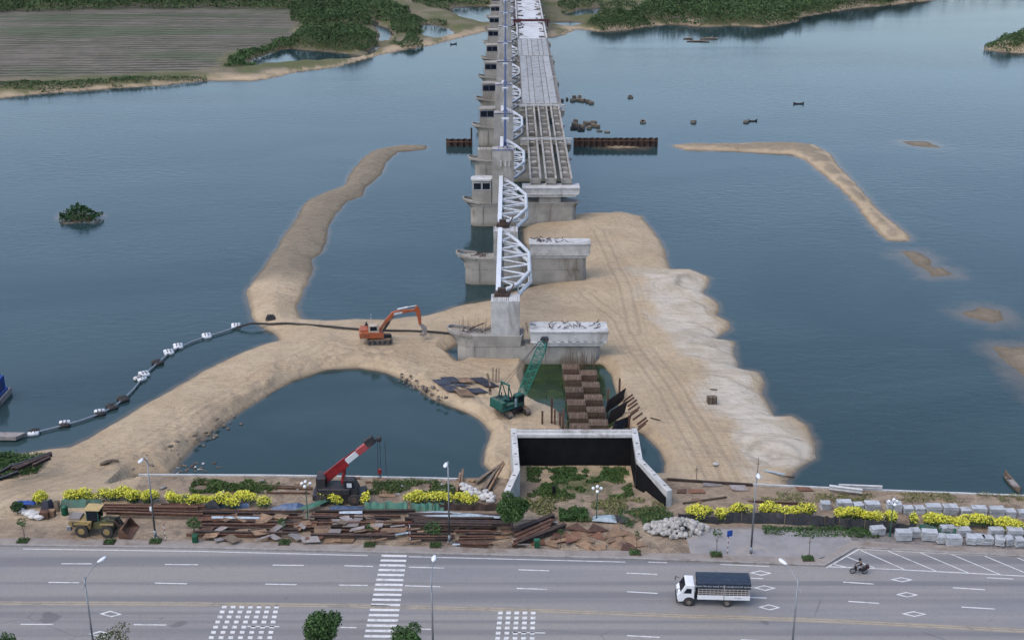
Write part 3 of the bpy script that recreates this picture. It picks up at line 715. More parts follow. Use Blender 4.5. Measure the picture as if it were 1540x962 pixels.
def pier_body(k):
    b = B()
    z5 = 4.6 if k == 1 else 4.9
    xr = 13.25; zr = 2.85 if k == 1 else z5
    # lower shaft
    b.loft([plan(-8.2, xr, 1.55, 2.2, 1.2, z) for z in (-2.5, 0, 2.75)])
    if k == 1:
        b.loft([plan(-8.25, 1.6, 1.6, 2.4, .4, 2.75), plan(-8.5, 1.7, 1.65, 2.6, .4, 3.4), plan(-9.2, 1.8, 1.7, 3.2, .4, 4.3), plan(-9.5, 1.8, 1.72, 3.4, .4, 4.6)])
        b.loft([plan(1.8, xr, 1.5, .4, 1.2, 2.75), plan(1.8, xr, 1.5, .4, 1.2, 2.9)])
    elif k == 2:
        b.loft([plan(-8.25, xr-.1, 1.58, 2.4, 1.2, 2.75), plan(-8.5, xr-.1, 1.6, 2.6, 1.2, 4.0), plan(-9.3, xr-.1, 1.65, 3.2, 1.2, 4.7), plan(-9.6, xr-.1, 1.68, 3.4, 1.2, 4.85)])
    else:
        b.loft([plan(-8.25, xr, 1.58, 2.4, 1.3, 2.75), plan(-8.35, xr+.05, 1.6, 2.5, 1.5, 3.9), plan(-9.0, xr+.5, 1.7, 3.1, 2, 4.6), plan(-9.6, xr+1.0, 1.78, 3.5, 2.4, 4.9)])
    # bow rim
    b.k = 0
    rim = plan(-9.75 if k != 1 else -9.65, 20, 1.75, 3.6, .4, z5+.02)[:8]
    zt = [z5+.05+.75*max(0, (-6.2-p[0])/3.5)**1.3 for p in rim]
    for i in range(7):
        if rim[i][0] > -5.8 and rim[i+1][0] > -5.8: continue
        b.bar((rim[i][0], rim[i][1], zt[i]-.1), (rim[i+1][0], rim[i+1][1], zt[i+1]-.1), .22, .5)
    return b
def joints(k, L):
    b = B()
    for x in L: b.box((x, .06, .3), (.06, .06, 4.0))
    return b
def cap_beam(zt, h, x0, x1, dep, cy=1.7):
    b = B()
    prof = [(x0+.7, zt-h), (x1-.9, zt-h), (x1-.1, zt-h+.75), (x1, zt), (x0, zt), (x0+.2, zt-h+.75)]
    b.side(prof, cy-dep/2, cy+dep/2)
    b.bar((x0+.1, cy-dep/2-.1, zt-h+.62), (x1-.2, cy-dep/2-.1, zt-h+.62), .2, .16)
    b.bar((x0-.05, cy-dep/2-.06, zt-.12), (x1+.05, cy-dep/2-.06, zt-.12), .22, .24)
    return b
def tower(zt, x0=-3.15, x1=1.1, z0=4.5):
    b = B(); b.box(((x0+x1)/2, 1.7, z0), (x1-x0, 3.3, zt-z0))
    for z in (z0+(zt-z0)*.48,): b.box(((x0+x1)/2, 1.7, z), (x1-x0+.04, 3.34, .05))
    return b
NP = 15
tower_m = mat('tower_concrete', (.43, .415, .385), (.33, .32, .3), .85, .5, bump=.04, dirt=(.23, .21, .18), streak=True, var=.08)
for k in range(1, NP+1):
    Y = Y1+SP*(k-1); X0 = drift(Y)
    desc = ('%s from the road, ' % ordn[k-1])
    desc += {1: 'with low cap and rebar on its bow', 2: 'with rubble topped cap beam standing half on sand', 3: 'with glazed room and long pale cap beam', 4: 'grey concrete with girders landing and no windows'}.get(k, 'grey concrete with two dark windows' + (' under girders' if k == 5 else ''))
    t = thing('bridge_pier', (X0, Y, 0), 'concrete bridge pier, '+desc, 'bridge pier', 'bridge piers across the river')
    pier_body(k).build('shaft', concrete, t, bevel=.04)
    joints(k, (-5.6,)).build('expansion_joint', concrete_dark, t)
    zt = {1: 10.0, 2: 9.8}.get(k, 15.8)
    if k <= 2: tower(zt, -3.1, 1.15).build('gate_tower', concrete_pale, t, bevel=.04)
    else: tower(zt, -3.75, .6).build('gate_tower', tower_m, t, bevel=.04)
    if k == 1:
        cap_beam(5.45, 2.4, 2.6, 14.25, 4.0).build('cap_beam', concrete_pale, t, bevel=.03)
    elif k == 2:
        cap_beam(7.6, 2.7, 3.1, 13.9, 3.2).build('cap_beam', concrete_pale, t, bevel=.03)
    else:
        zc = zdeck(Y)-1.35
        b = B().box((7.9, 1.7, 4.85), (4.4, 2.4, zc-2.0-4.85+.3)); b.build('column', concrete, t)
        cap_beam(zc, 2.0, 2.3, 13.9, 3.6).build('cap_beam', concrete_pale if k == 3 else concrete, t, bevel=.03)
        if k in (4, 5): B().bar((2.3, -.25, zc+1.3), (14.0, -.25, zc+1.3), .5, .45).build('cross_beam', concrete_pale, t)
    if k <= 2:      # construction rebar and clutter
        b = B()
        for i in range(26 if k == 1 else 20): rods(b, [(random.uniform(-3.0, 1.05), random.choice([.2, 3.2]))], zt, .5, 1.5)
        for i in range(22 if k == 1 else 12): rods(b, [(random.uniform(-8, -3.4), random.uniform(.6, 2.8))], 4.5, .8, 2.4 if k == 1 else 1.4)
        for i in range(12): rods(b, [(random.uniform(1.3, 2.4), random.uniform(.6, 2.8))], 4.5 if k == 2 else 4.6, .5, 1.4)
        build_each(b, 'rebar', rust, t)
        b = B()
        for i in range(14):
            x = random.uniform(-7.5, -3.7); y = random.uniform(.7, 2.7); a = random.uniform(0, PI)
            b.bar((x, y, 4.75), (x+math.cos(a)*1.2, y+math.sin(a)*.5, 5.0+random.uniform(0, .4)), .1, .06)
        for i in range(26):
            x = random.uniform(3.2, 12.8) if k == 1 else random.uniform(4, 10); y = random.uniform(.4, 3); a = random.uniform(0, PI); zz = (5.47 if k == 1 else 7.62)+.1
            b.bar((x, y, zz), (x+math.cos(a)*.9, y+math.sin(a)*.9, zz+random.uniform(0, .25)), .09, .07)
        b.bar((-6.4, 1.5, 5.1), (-4.2, 2.2, 5.8), .14, .14)
        for o in build_each(b, 'scrap_bar', rustdk, None, loc=(X0, Y, 0)):
            zz = min(q[2] for q in (v.co for v in o.data.vertices)); deck = max(v.co.x for v in o.data.vertices) < -3
            tag(o, 'rusty scrap bar lying on the %s of the %s pier' % ('boat shaped bow' if deck else 'pale cap beam', ordn[k-1]), 'scrap bar', 'scrap bars on the two nearest piers')
        b = B()
        for i in range(9 if k == 1 else 5):
            b.box((4+i*1.15, -.42, 3.75 if k == 1 else 5.75), (.55, .12, .12))
        build_each(b, 'bracket', galv, t)
    if k == 3 or k >= 5:
        rz_ = 9.5
        rm = thing_ = B().box((-5.85, 1.7, 4.85), (3.9, 2.9, rz_-4.85)).build('control_room', concrete, t, bevel=.03)
        rf_pts = plan(-8.1, -3.75, 1.75, 1.2, .3, 0)
        B().loft([[(p[0], p[1], rz_-.02) for p in rf_pts], [(p[0], p[1], rz_+.28) for p in rf_pts]]).build('roof', concrete_pale if k == 3 else concrete, t)
        for xc in (-6.75, -4.95):
            f_ = B()
            for a, c in (((xc-.8, 7.65), (xc+.8, 7.65)), ((xc-.8, 9.05), (xc+.8, 9.05)), ((xc-.8, 7.6), (xc-.8, 9.1)), ((xc+.8, 7.6), (xc+.8, 9.1))):
                f_.bar((a[0], .2, a[1]), (c[0], .2, c[1]), .09, .09, (0, 1, 0))
            wf = f_.build('window', white if k == 3 else blue, t)
            B().box((xc, .235, 7.62), (1.6, .05, 1.42)).build('pane', glass, wf)
    if k == 4:
        B().box((-5.9, 1.7, 4.85), (3.2, 2.6, 2.6)).build('control_room', concrete, t)
        b = B(); rods(b, [(random.uniform(-7.3, -4.4), random.choice([.6, 2.8])) for i in range(16)], 7.4, .3, .8); build_each(b, 'rebar', rust, t)
    if k == 3:
        b = B()
        for x in (-2.0, -1.1, -.3): b.box((x, -.12, 12.6), (.3, .25, 1.1))
        build_each(b, 'wall_bracket', concrete_pale, t)
    if k >= 3:
        zt2 = zt
        b = B(); b.bar((-3.7, .05, zt2+.03), (.55, .05, zt2+.03), .15, .12).bar((-.2, .2, zt2+.5), (-.2, 3.2, zt2+.5), .05, .05)
        for yy in (.3, 1.7, 3.1): b.bar((-.2, yy, zt2), (-.2, yy, zt2+.5), .05, .05); b.bar((-2.4, yy, zt2), (-2.4, yy, zt2+.5), .05, .05)
        b.bar((-2.4, .2, zt2+.5), (-2.4, 3.2, zt2+.5), .05, .05)
        b.build('railing', blueb if k % 2 else blue, t)

# ------------------------------------------------------------------ gate trusses between the piers
bowS = [(0.0, -.8), (.12, .9), (.3, 2.75), (.6, 2.8), (.8, .9), (.97, -1.3)]
def gate_truss(first=False):
    Lc = 33.0; t = thing('gate_truss', (0, 0, 0), 'x', 'gate truss', 'white gate trusses between the piers')
    B().bar((-2.05, 0, 10.3), (-2.05, Lc, 10.3), .75, .7).build('chord', whitec, t, bevel=.05)
    up = [(x, s*Lc, 10.15) for s, x in bowS]
    up = [(-1.6, 0, 10.15)]+up[1:]
    def bowat(y):
        for a, c in zip(up[:-1], up[1:]):
            if a[1] <= y <= c[1]: return a[0]+(c[0]-a[0])*(y-a[1])/(c[1]-a[1])
        return -1.3
    for nm, dz, r_ in (('upper_bow', 0, .33), ('lower_bow', -1.7, .33)):
        B().path([(x+(.12 if dz else 0), y, z+dz) for x, y, z in up], r_, 8).build(nm, white, t, smooth=True)
    for dz, nm in ((0, 'upper_bracing'), (-1.7, 'lower_bracing')):
        b = B(); ys = [2.0, 7.2, 12.4, 17.6, 22.8, 27.6]
        for i, y in enumerate(ys):
            o_ = bowat(min(y+1.2, Lc*.96)); inn = -1.75
            b.tube((inn, y-.8, 10.15+dz), (o_, y+1.2, 10.15+dz), .17, n=6)
            b.tube((o_, y+1.2, 10.15+dz), (inn, y+3.8, 10.15+dz), .12, n=6)
        if dz: b.bar((-2.05, 0, 8.5), (-2.05, Lc, 8.5), .5, .5)
        b.build(nm, white, t)
    b = B()
    for s, x in bowS[1:-1]: b.tube((x, s*Lc, 10.1), (x+.1, s*Lc, 8.5), .12, n=6)
    for y in (0.3, 11, 22, 32.6): b.tube((-2.05, y, 10), (-2.05, y, 8.5), .12, n=6)
    build_each(b, 'strut', white, t)
    b = B()      # gate leaf hung below
    b.add([(-1.6, .3, 8.3), (-1.6, Lc-.3, 8.3), (-1.3, Lc-.3, 7.4), (-1.3, .3, 7.4), (-1.7, .3, 8.3), (-1.7, Lc-.3, 8.3), (-1.4, Lc-.3, 7.4), (-1.4, .3, 7.4)],
          [(0, 1, 2, 3), (7, 6, 5, 4), (0, 4, 5, 1), (2, 6, 7, 3), (1, 5, 6, 2), (0, 3, 7, 4)])
    b.build('gate_leaf', galv, t)
    b = B(); b.box((-1.5, -.9, 10.0), (2.2, 1.4, .5)).box((-1.5, -.9, 10.5), (1.2, .8, .7)).bar((-.5, -1, 10), (.3, .2, 11.4), .15, .15)
    b.build('bearing_block', rustdk, t)
    return t
proto = gate_truss()
for k in range(1, NP):
    Y = Y1+SP*(k-1)+3.5; g = proto if k == 1 else copy_tree(proto)
    g.location = (drift(Y), Y, 0)
    g['label'] = 'white bow shaped gate truss spanning from the %s to the %s pier' % (ordn[k-1], ordn[k]); g['category'] = 'gate truss'

# ------------------------------------------------------------------ blue gantry rail over the towers
zb0 = 17.0
ys = [Y1+SP*2+.4, Y1+SP*(NP-1)+2]
gb = thing('gantry_rail', (0, ys[0], zb0), 'long thin dark blue rail beam running over the pier towers', 'rail beam')
B().bar((-1.35, 0, 0), (-1.35+drift(ys[1])-drift(ys[0])-.6, ys[1]-ys[0], .3), .5, .6).build('beam', blue, gb)
for i in range(2, NP-1):
    Y = Y1+SP*i+23; xx = -1.35+drift(Y)-drift(ys[0])-.6*(Y-ys[0])/(ys[1]-ys[0])
    B().box((xx, Y-ys[0], .28), (1.5, 1.0, .3)).box((xx-.6, Y-ys[0]-.2, -.2), (.3, .5, .5)).box((xx+.6, Y-ys[0]-.2, -.2), (.3, .5, .5)).build('trolley', white, gb)
    Yt = Y1+SP*i+1.7; xx = -1.35+drift(Yt)-drift(ys[0])-.6*(Yt-ys[0])/(ys[1]-ys[0])
    zt_ = 15.8
    B().bar((xx-.5, Yt-ys[0], zt_-zb0), (xx, Yt-ys[0], -.1), .14, .14).bar((xx+.5, Yt-ys[0], zt_-zb0), (xx, Yt-ys[0], -.1), .14, .14).build('support', blueb, gb)

# ------------------------------------------------------------------ deck
def u_girder(L):
    t = thing('bridge_girder', (0, 0, 0), 'x', 'girder', 'open concrete girders')
    b = B()
    for s in (-1, 1):
        b.bar((s*.95, 0, -.75), (s*.95, L, -.75), .16, 1.3); b.bar((s*1.0, 0, -.06), (s*1.0, L, -.06), .42, .14)
    b.bar((0, 0, -1.45), (0, L, -1.45), 1.7, .18); b.build('trough', concrete, t)
    b = B()
    for i in range(9): b.bar((-.87, .4+i*(L-.8)/8, -.6), (.87, .4+i*(L-.8)/8, -.6), .28, .9)
    for i in range(8): b.box((0, .4+(i+.5)*(L-.8)/8, -1.3), (1.2, 1.9, .5+.3*(i % 2)), tap=.8)
    build_each(b, 'diaphragm', concrete, t)
    return t
gproto = None
for si, k in ((0, 3), (1, 4)):
    Ya = Y1+SP*(k-1)+1.9
    for j, xc in enumerate((5.0, 8.15, 11.3)):
        if gproto is None: gproto = g = u_girder(SP-.4)
        else: g = copy_tree(gproto)
        Z0, Z1 = zdeck(Ya), zdeck(Ya+SP); g.location = (xc+drift(Ya), Ya, Z0); g.rotation_euler = (math.atan2(Z1-Z0, SP), 0, .0033)
        g['label'] = '%s open concrete girder between the %s and %s piers' % (('left', 'middle', 'right')[j], ordn[k-1], ordn[k]); g['category'] = 'girder'
        g['group'] = 'open concrete girders'
edge_t = concrete
for k in range(5, 9):
    Ya = Y1+SP*(k-1)+1.9; Z0, Z1 = zdeck(Ya), zdeck(Ya+SP)
    if k == 8: break
    t = thing('deck_span', (drift(Ya), Ya, Z0), 'grey planked deck span of long strips between the %s and %s piers' % (ordn[k-1], ordn[k]), 'bridge deck', 'planked deck spans')
    t.rotation_euler = (math.atan2(Z1-Z0, SP), 0, .0033)
    edges = [3.1, 5.1, 6.5, 8.8, 10.2, 12.2] if k < 7 else [2.7, 3.9, 5.9, 7.2, 9.3, 10.6, 12.4]
    for i, (a, c) in enumerate(zip(edges[:-1], edges[1:])):
        b = B(); n_ = 5+(i*3) % 4
        for q in range(n_):
            y0 = .3+(SP-.6)*q/n_; y1 = .3+(SP-.6)*(q+1)/n_
            b.box(((a+c)/2, (y0+y1)/2, -.2), (c-a-.2, y1-y0-.06, .2))
        b.build('deck_strip', slabc, t)
    b = B()
    for x in edges: b.bar((x, .1, -.55), (x, SP-.3, -.55), .3, .9)
    b.bar((12.7, .2, -.4), (12.7, SP-.4, -.4), .9 if k < 7 else .6, .12)
    b.build('girder', concrete_dark, t)
    b = B(); b.bar((2.6, .0, -.2), (13.3, .0, -.2), .5, .5); b.build('end_beam', concrete, t)
Yw = Y1+SP*7+1.9; Lw = SP*(NP-8)+3
t = thing('deck_slab', (drift(Yw), Yw, zdeck(Yw)), 'pale concrete deck slab with raised kerbs on the far spans', 'bridge deck'); t.rotation_euler = (0, 0, .0033)
B().box((7.6, Lw/2, -.3), (10.2, Lw, .35)).build('slab', mat('deck_white', (.62, .63, .63), (.5, .51, .52), .8, .35, dirt=(.36, .36, .35), var=0), t)
for x in (2.7, 12.5):
    B().box((x, Lw/2, -.2), (.5, Lw, .8)).build('parapet', concrete_pale, t)
b = B()
for x in (3.2, 12.0): b.bar((x, 0, .12), (x, Lw, .12), .12, .3)
for i in range(60):
    yy = random.uniform(2, 150); b.box((random.choice([3.9, 4.3, 10.8, 11.4])+random.uniform(-.6, .6), yy, .06), (random.uniform(.3, 1.6), random.uniform(.3, 2), .15+random.random()*.3), random.random())
b.build('site_material', concrete_dark, t)
B().bar((1.9, Lw/2, -1.0), (1.95, Lw/2, -1.0), .01, .01).bar((5, 0, -.9), (5, Lw, -.9), 1, 1).bar((10, 0, -.9), (10, Lw, -.9), 1, 1).build('girder', concrete_dark, t)
Yg = Y1+SP*8+1.6
t = thing('launching_gantry', (drift(Yg), Yg, zdeck(Yg)), 'dark maroon steel crossbeam standing across the pale deck slab', 'gantry')
mar = mat('maroon_paint', (.09, .02, .025), (.06, .015, .02), .6, 2, var=0)
B().bar((1.4, 0, 1.4), (14.6, 0, 1.4), .7, .8).bar((1.6, -1.3, 1.1), (4.2, -1.3, 1.1), .4, .4).build('crossbeam', mar, t)
for x in (1.9, 13.9): B().bar((x, 0, -.8), (x, 0, 1.3), .5, .5).bar((x, -1.2, -.5), (x, 1.2, -.5), .35, .35).build('leg', mar, t)
tag(B().bar((1.75, 0, 0), (1.75, 150, 0), .35, .5).build('steel_rail', mar, None, loc=(drift(Yg), Yg, zdeck(Yg)-.3)), 'dark maroon steel rail running along the left edge of the pale slab', 'rail beam')

# ------------------------------------------------------------------ small deck scraps are done; now the river works
def gz(px, py, z): return P(px, py, z)
def zt_at(x, y): return float(height(np.array([[x]]), np.array([[y]]))[0, 0])
def on(px, py, guess=1.0, it=2):
    """ground point seen at this spot of the survey photo"""
    z = guess
    for _ in range(it): p = P(px, py, z); z = max(0, zt_at(p.x, p.y))
    p = P(px, py, z); return p
PD = 3.02   # level of the building site

# sheet pile walls in the river
def sheet_wall(xa, xb, Y, z1, label):
    n_ = int((xb-xa)/.38); t = thing('sheet_pile_wall', (xa, Y, 0), label, 'sheet pile wall', 'sheet pile walls in the river')
    b = B()
    for side in (0, 1):
        pass
    pts = []
    for i in range(n_+1):
        x = i*(xb-xa)/n_; s = (i//2) % 2; pts.append((x, -.24 if s else .24, z1+random.uniform(-.08, .06)))
    vs = []; fs = []
    for x, y, z in pts: vs += [(x, y, -2), (x, y, z), (x, y+.05, -2), (x, y+.05, z)]
    for i in range(n_):
        a = i*4; c = a+4; fs += [(a, c, c+1, a+1), (a+2, a+3, c+3, c+2), (a+1, c+1, c+3, a+3)]
    b.add(vs, fs); b.build('sheet_piles', rustdk, t)
    B().bar((0, -.3, z1-.75), (xb-xa, -.3, z1-.75), .12, .2).build('waler', rust, t)
    return t
sheet_wall(-16.95, -10.2, 323.4, 2.0, 'short dark rusty sheet pile wall left of the piers')
sheet_wall(15.8, 37.5, 323.2, 2.3, 'long dark rusty sheet pile wall right of the piers with a sand heap')
tag(B().tube((-10.4, 323.1, -2), (-10.4, 323.1, 4.9), .22).build('steel_pile', rustdk), 'tall dark steel pile at the end of the short sheet pile wall', 'pile')

# concrete caisson rings and float rafts
def ring(c, r, h, tilt, label, m=concrete_dark):
    b = B(); n_ = 18; M = Matrix.Rotation(tilt, 3, 'X')
    prof = [(r, 0), (r, h), (r-.35, h), (r-.35, 0)]
    rings = []
    for i in range(n_+1):
        a = 2*PI*i/n_; rings.append([M @ Vector((math.cos(a)*p, math.sin(a)*p, z)) for p, z in prof])
    b.loft(rings, caps=False); o = b.build('floating_ring', m, loc=(c[0], c[1], c[2]))
    return tag(o, label, 'ring', 'rings floating right of the piers')
for i, (px, py, ti, lb) in enumerate([(967, 184, .45, 'tilted ring, leftmost of three beyond the long sheet pile wall'), (1043, 184, -.3, 'ring, middle one of three beyond the long sheet pile wall'), (1122, 184, 0, 'flat ring with a little boat beside it, right of the other two'), (948, 147, .3, 'small tilted ring alone farthest from the sheet pile wall'),
                                  (901.5, 197.5, 0, 'thin ring next to the raft of sunken blocks, left of its twin'), (913, 199, 0, 'thin ring at the right end of the near raft')]):
    p = P(px, py, 0); ring((p.x, p.y, -.25), .85 if i < 4 else .78, .75 if i < 4 else .5, ti, 'grey concrete '+lb)
rockw = mat('weathered_block', (.2, .165, .125), (.13, .11, .085), .9, 1.5, dirt=(.08, .07, .06), var=.2)
for nm, lst, lb in (('far', [(846, 152, .9), (853, 150, .8), (861, 152, 1.6), (869, 151, 1.9), (876, 152, 2), (884, 153.5, 1.8), (864, 147, 1.2), (872, 146.5, 1.2), (889, 155.5, 1.6)], 'weathered brown block of the farther raft right of the piers'),
                    ('near', [(864, 187, 1.5), (870, 190, 1.6), (877, 191, 1.6), (885, 187, 1.8), (892, 185.5, 1.9), (893, 189.5, 2), (866, 183, 1.3), (886, 193, 1.4), (899, 191, 1.2), (880, 186, 1.5)], 'weathered brown block of the nearer raft right of the piers')):
    for px, py, s in lst:
        p = P(px, py, 0); b = B(); b.box((0, 0, -.6), (s, s*.8, 1.25), random.uniform(-.5, .5), .88, random.uniform(-.1, .1), random.uniform(-.12, .12))
        tag(b.build('concrete_block', rockw, loc=p, bevel=.12), lb, 'block', 'weathered blocks in the %s raft' % nm)
for px, py in ((863, 194), (874, 196)):
    p = P(px, py, 0); ring((p.x, p.y, -.2), 1.0, .7, .1, 'dark ring lying against the near raft of brown blocks', rubber)

def small_boat(p, L, rz, label, m=wood, cover=True):
    t = thing('wooden_boat', p, label, 'boat', None, rz)
    secs = [(-1, .05, .75), (-.85, .45, .5), (-.5, .85, .3), (0, 1.0, .25), (.5, .85, .3), (.85, .42, .52), (1, .04, .85)]
    W = L*.11; rings = []
    for s, w_, zt in secs:
        x = s*L/2; ww = W*w_; rings.append([(x, -ww, zt), (x, -ww*.7, -.12), (x, 0, -.2), (x, ww*.7, -.12), (x, ww, zt), (x, ww*.82, zt), (x, ww*.55, .03), (x, -ww*.55, .03), (x, -ww*.82, zt)])
    B().loft(rings).build('hull', m, t)
    b = B()
    for s in (-.55, -.2, .15, .5): b.bar((s*L/2, -W*.8, .26), (s*L/2, W*.8, .26), .22, .04)
    build_each(b, 'thwart', greyplate, t)
    if cover: B().box((-L*.08, 0, .28), (L*.4, W*1.35, .06)).build('deck_board', greyplate, t)
    return t
a = P(1510, 714, 0); c = P(1534, 741, 0); small_boat((a+c)/2, (a-c).length, math.atan2(a.y-c.y, a.x-c.x), 'long narrow grey wooden boat moored by the right seawall')
p = P(1201, 156.5, 0); small_boat(p, 3.2, 0, 'tiny dark boat alone on the open water at upper right', darkm, False)
p = P(1132, 182.5, 0); small_boat(p, 2.6, .1, 'tiny dark boat beside the rightmost floating ring', darkm, False)
for px, py, L_ in ((1050, 62.5, 9), (1066, 58.5, 7), (1035, 58.5, 4)):
    q = P(px, py, .1); o = B().path([(-L_/2, 0, 0), (0, .3, .1), (L_/2, -.5, .25)], [.25, .35, .2], 6).path([(0, .3, .1), (L_*.3, 2.2, .7)], [.2, .1], 5).build('driftwood', wood, loc=q)
    tag(o, {9: 'long driftwood trunk, nearest of three on the far right water', 7: 'branched driftwood, rightmost of three on the far right water', 4: 'short driftwood, leftmost of three on the far right water'}[L_], 'driftwood')
p = P(682, 67, 0); small_boat(p, 2.8, .5, 'tiny dark boat near the far shore left of the piers', darkm, False)

# work barge at the left frame edge
a = P(-6, 600, 0); t = thing('work_barge', (P(-14, 640, 0).x-4.3, P(-10, 650, 0).y, 0), 'barge with bright blue superstructure at the left frame edge', 'barge')
t.rotation_euler = (0, 0, .0)
B().box((0, 6, -.4), (6.4, 14, 1.3)).build('hull', greyplate, t, bevel=.08)
B().box((.9, 9.5, .9), (4.2, 5.5, .4)).box((1.2, 10.5, 1.3), (3.2, 3, 1.9)).build('deckhouse', blueb, t, bevel=.06)
B().tube((2.4, 11.8, 1), (2.2, 11.8, 4.6), .12).tube((0.4, 11.8, 1), (.6, 11.8, 4.6), .12).tube((.3, 11.8, 4.4), (2.5, 11.8, 4.4), .1).build('frame', blueb, t)
B().bar((2.9, .2, .95), (2.9, 6.8, .95), .3, .2).build('bulwark', rust, t)

# floating discharge pipe and its pontoons
pts = [(2, 661, .25), (25, 656, .25), (50, 651, .25), (97, 639, .25), (125, 631, .25), (150, 622, .25), (168, 613, .25), (185, 601, .25), (200, 586, .25), (213, 570, .25), (225, 556, .25), (237, 546, .25), (254, 531, .25), (268, 523, .25), (290, 513, .25), (311, 506, .25), (335, 499, .25), (355, 492, .3), (378, 486, .9), (405, 481, 1.3), (430, 484, 1.35), (490, 491.5, 1.35), (530, 495, 1.4), (580, 498, 1.4), (640, 500, 1.4), (690, 502, 1.5)]
pp = [P(a, c, z) for a, c, z in pts]
for q in pp[19:-1]: q.z = max(.3, zt_at(q.x, q.y))+.22
pipe = B().path(pp[:18], .14, 6).build('floating_pipe', galv); tag(pipe, 'thin grey dredging pipe curving over the water on pontoons', 'pipe')
pipe = B().path(pp[17:], .17, 6).build('dredge_pipe', rubber); tag(pipe, 'black dredging pipe crossing the sand to the nearest pier', 'pipe')
def pontoon(px, py, rz, ms, label, name='pontoon'):
    p = P(px, py, .1); t = thing(name, p, label, 'pontoon', 'pontoons under the dredging pipe', rz)
    t.scale = (.78, .78, .78)
    for s in (-1, 1):
        b = B().loft([[(x, s*.62+r_*math.cos(2*PI*i/10), .12+r_*math.sin(2*PI*i/10)) for i in range(10)] for x, r_ in ((-.95, .2), (-.8, .42), (0, .46), (.8, .42), (.95, .2))])
        b.build('float', ms[s > 0], t, smooth=True)
    B().bar((-.3, -.9, .55), (-.3, .9, .55), .12, .1).bar((.3, -.9, .55), (.3, .9, .55), .12, .1).build('clamp_frame', darkm, t)
w_, d_ = sackw, rubber
wl = whitec
for px, py, rz, ms, lb in [(51, 651, .2, (wl, d_), 'pontoon second from the barge end of the pipe, pale with dark side'), (97, 638.5, .2, (d_, wl), 'small black and white pontoon left of the long pipe sag'), (150, 621.5, .3, (d_, wl), 'black and white pontoon just left of the pair of black ones'), (168, 612.5, .5, (d_, d_), 'grey black pontoon right beside the black and white one'),
                           (185, 601, .6, (d_, d_), 'black pontoon at the bend of the pipe'), (211, 570, .9, (wl, sackw), 'dirty white pontoon at the nearer side of the close pair'), (217, 563.5, .5, (wl, wl), 'clean white pontoon at the farther side of the close pair'), (237, 546, .7, (d_, d_), 'black pontoon between two white ones'),
                           (254, 530.5, .4, (wl, wl), 'white pontoon second in the far white row'), (268, 521.5, .3, (wl, wl), 'white pontoon with a gap of pipe to its right'), (311, 506, .3, (wl, wl), 'white pontoon at the left end of the black pipe stretch'), (355, 491, .2, (wl, wl), 'white pontoon nearest to the sand spit')]:
    pontoon(px, py, rz, ms, lb)
p = P(16, 658, .2); tag(B().loft([[(-1.6, -.7, 0), (1.0, -.8, 0), (1.0, -.8, .5), (-1.6, -.7, .5)], [(-1.6, .7, 0), (1.9, .6, 0), (1.9, .6, .5), (-1.6, .7, .5)]]).build('flat_pontoon', greyplate, loc=p), 'flat grey pontoon where the floating pipe meets the barge', 'pontoon')
p = on(407, 480); tag(B().box((0, 0, 0), (1.7, .8, .5), .1, .8).box((0, 0, .5), (1.0, .5, .3)).build('pipe_coupling', darkm, loc=p), 'dark coupling block on the pipe at the top of the spit', 'coupling')

# ------------------------------------------------------------------ machines
def wheel(t, x, y, r, w_, name='wheel', rimm=None, n=20):
    b = B().tube((x, y-w_/2, r), (x, y+w_/2, r), r, n=n); wo = b.build(name, rubber, t, bevel=.03)
    for s in (-1, 1):
        B().tube((x, y+s*(w_/2+.005), r), (x, y+s*(w_/2+.04), r), r*.52, r*.46, n=14).build('rim', rimm or galv, wo)
    return wo
def track(t, x, y, L, h, w_, m=rubber):
    prof = []
    r_ = h/2
    for i in range(9): a = -PI/2+PI*i/8; prof.append((x+L/2-r_+r_*math.cos(a), r_+r_*math.sin(a)))
    for i in range(9): a = PI/2+PI*i/8; prof.append((x-L/2+r_+r_*math.cos(a), r_+r_*math.sin(a)))
    b = B().side(prof, y-w_/2, y+w_/2); o_ = b.build('crawler_track', m, t)
    b = B(); n_ = int(L/.22)
    for i in range(n_): b.box((x-L/2+r_+(L-h)*(i+.5)/n_, y, h-.01), (.13, w_+.03, .05))
    b.build('track_plates', plate_tan, o_)
    for i in range(5): B().tube((x-L/2+r_+(L-h)*i/4, y-w_/2-.04, r_), (x-L/2+r_+(L-h)*i/4, y+w_/2+.04, r_), r_*.6, n=12).build('roller', darkm, o_)
    return o_
trkm = mat('muddy_track', (.17, .145, .12), (.1, .085, .07), .9, 3, dirt=(.06, .05, .045), var=0)
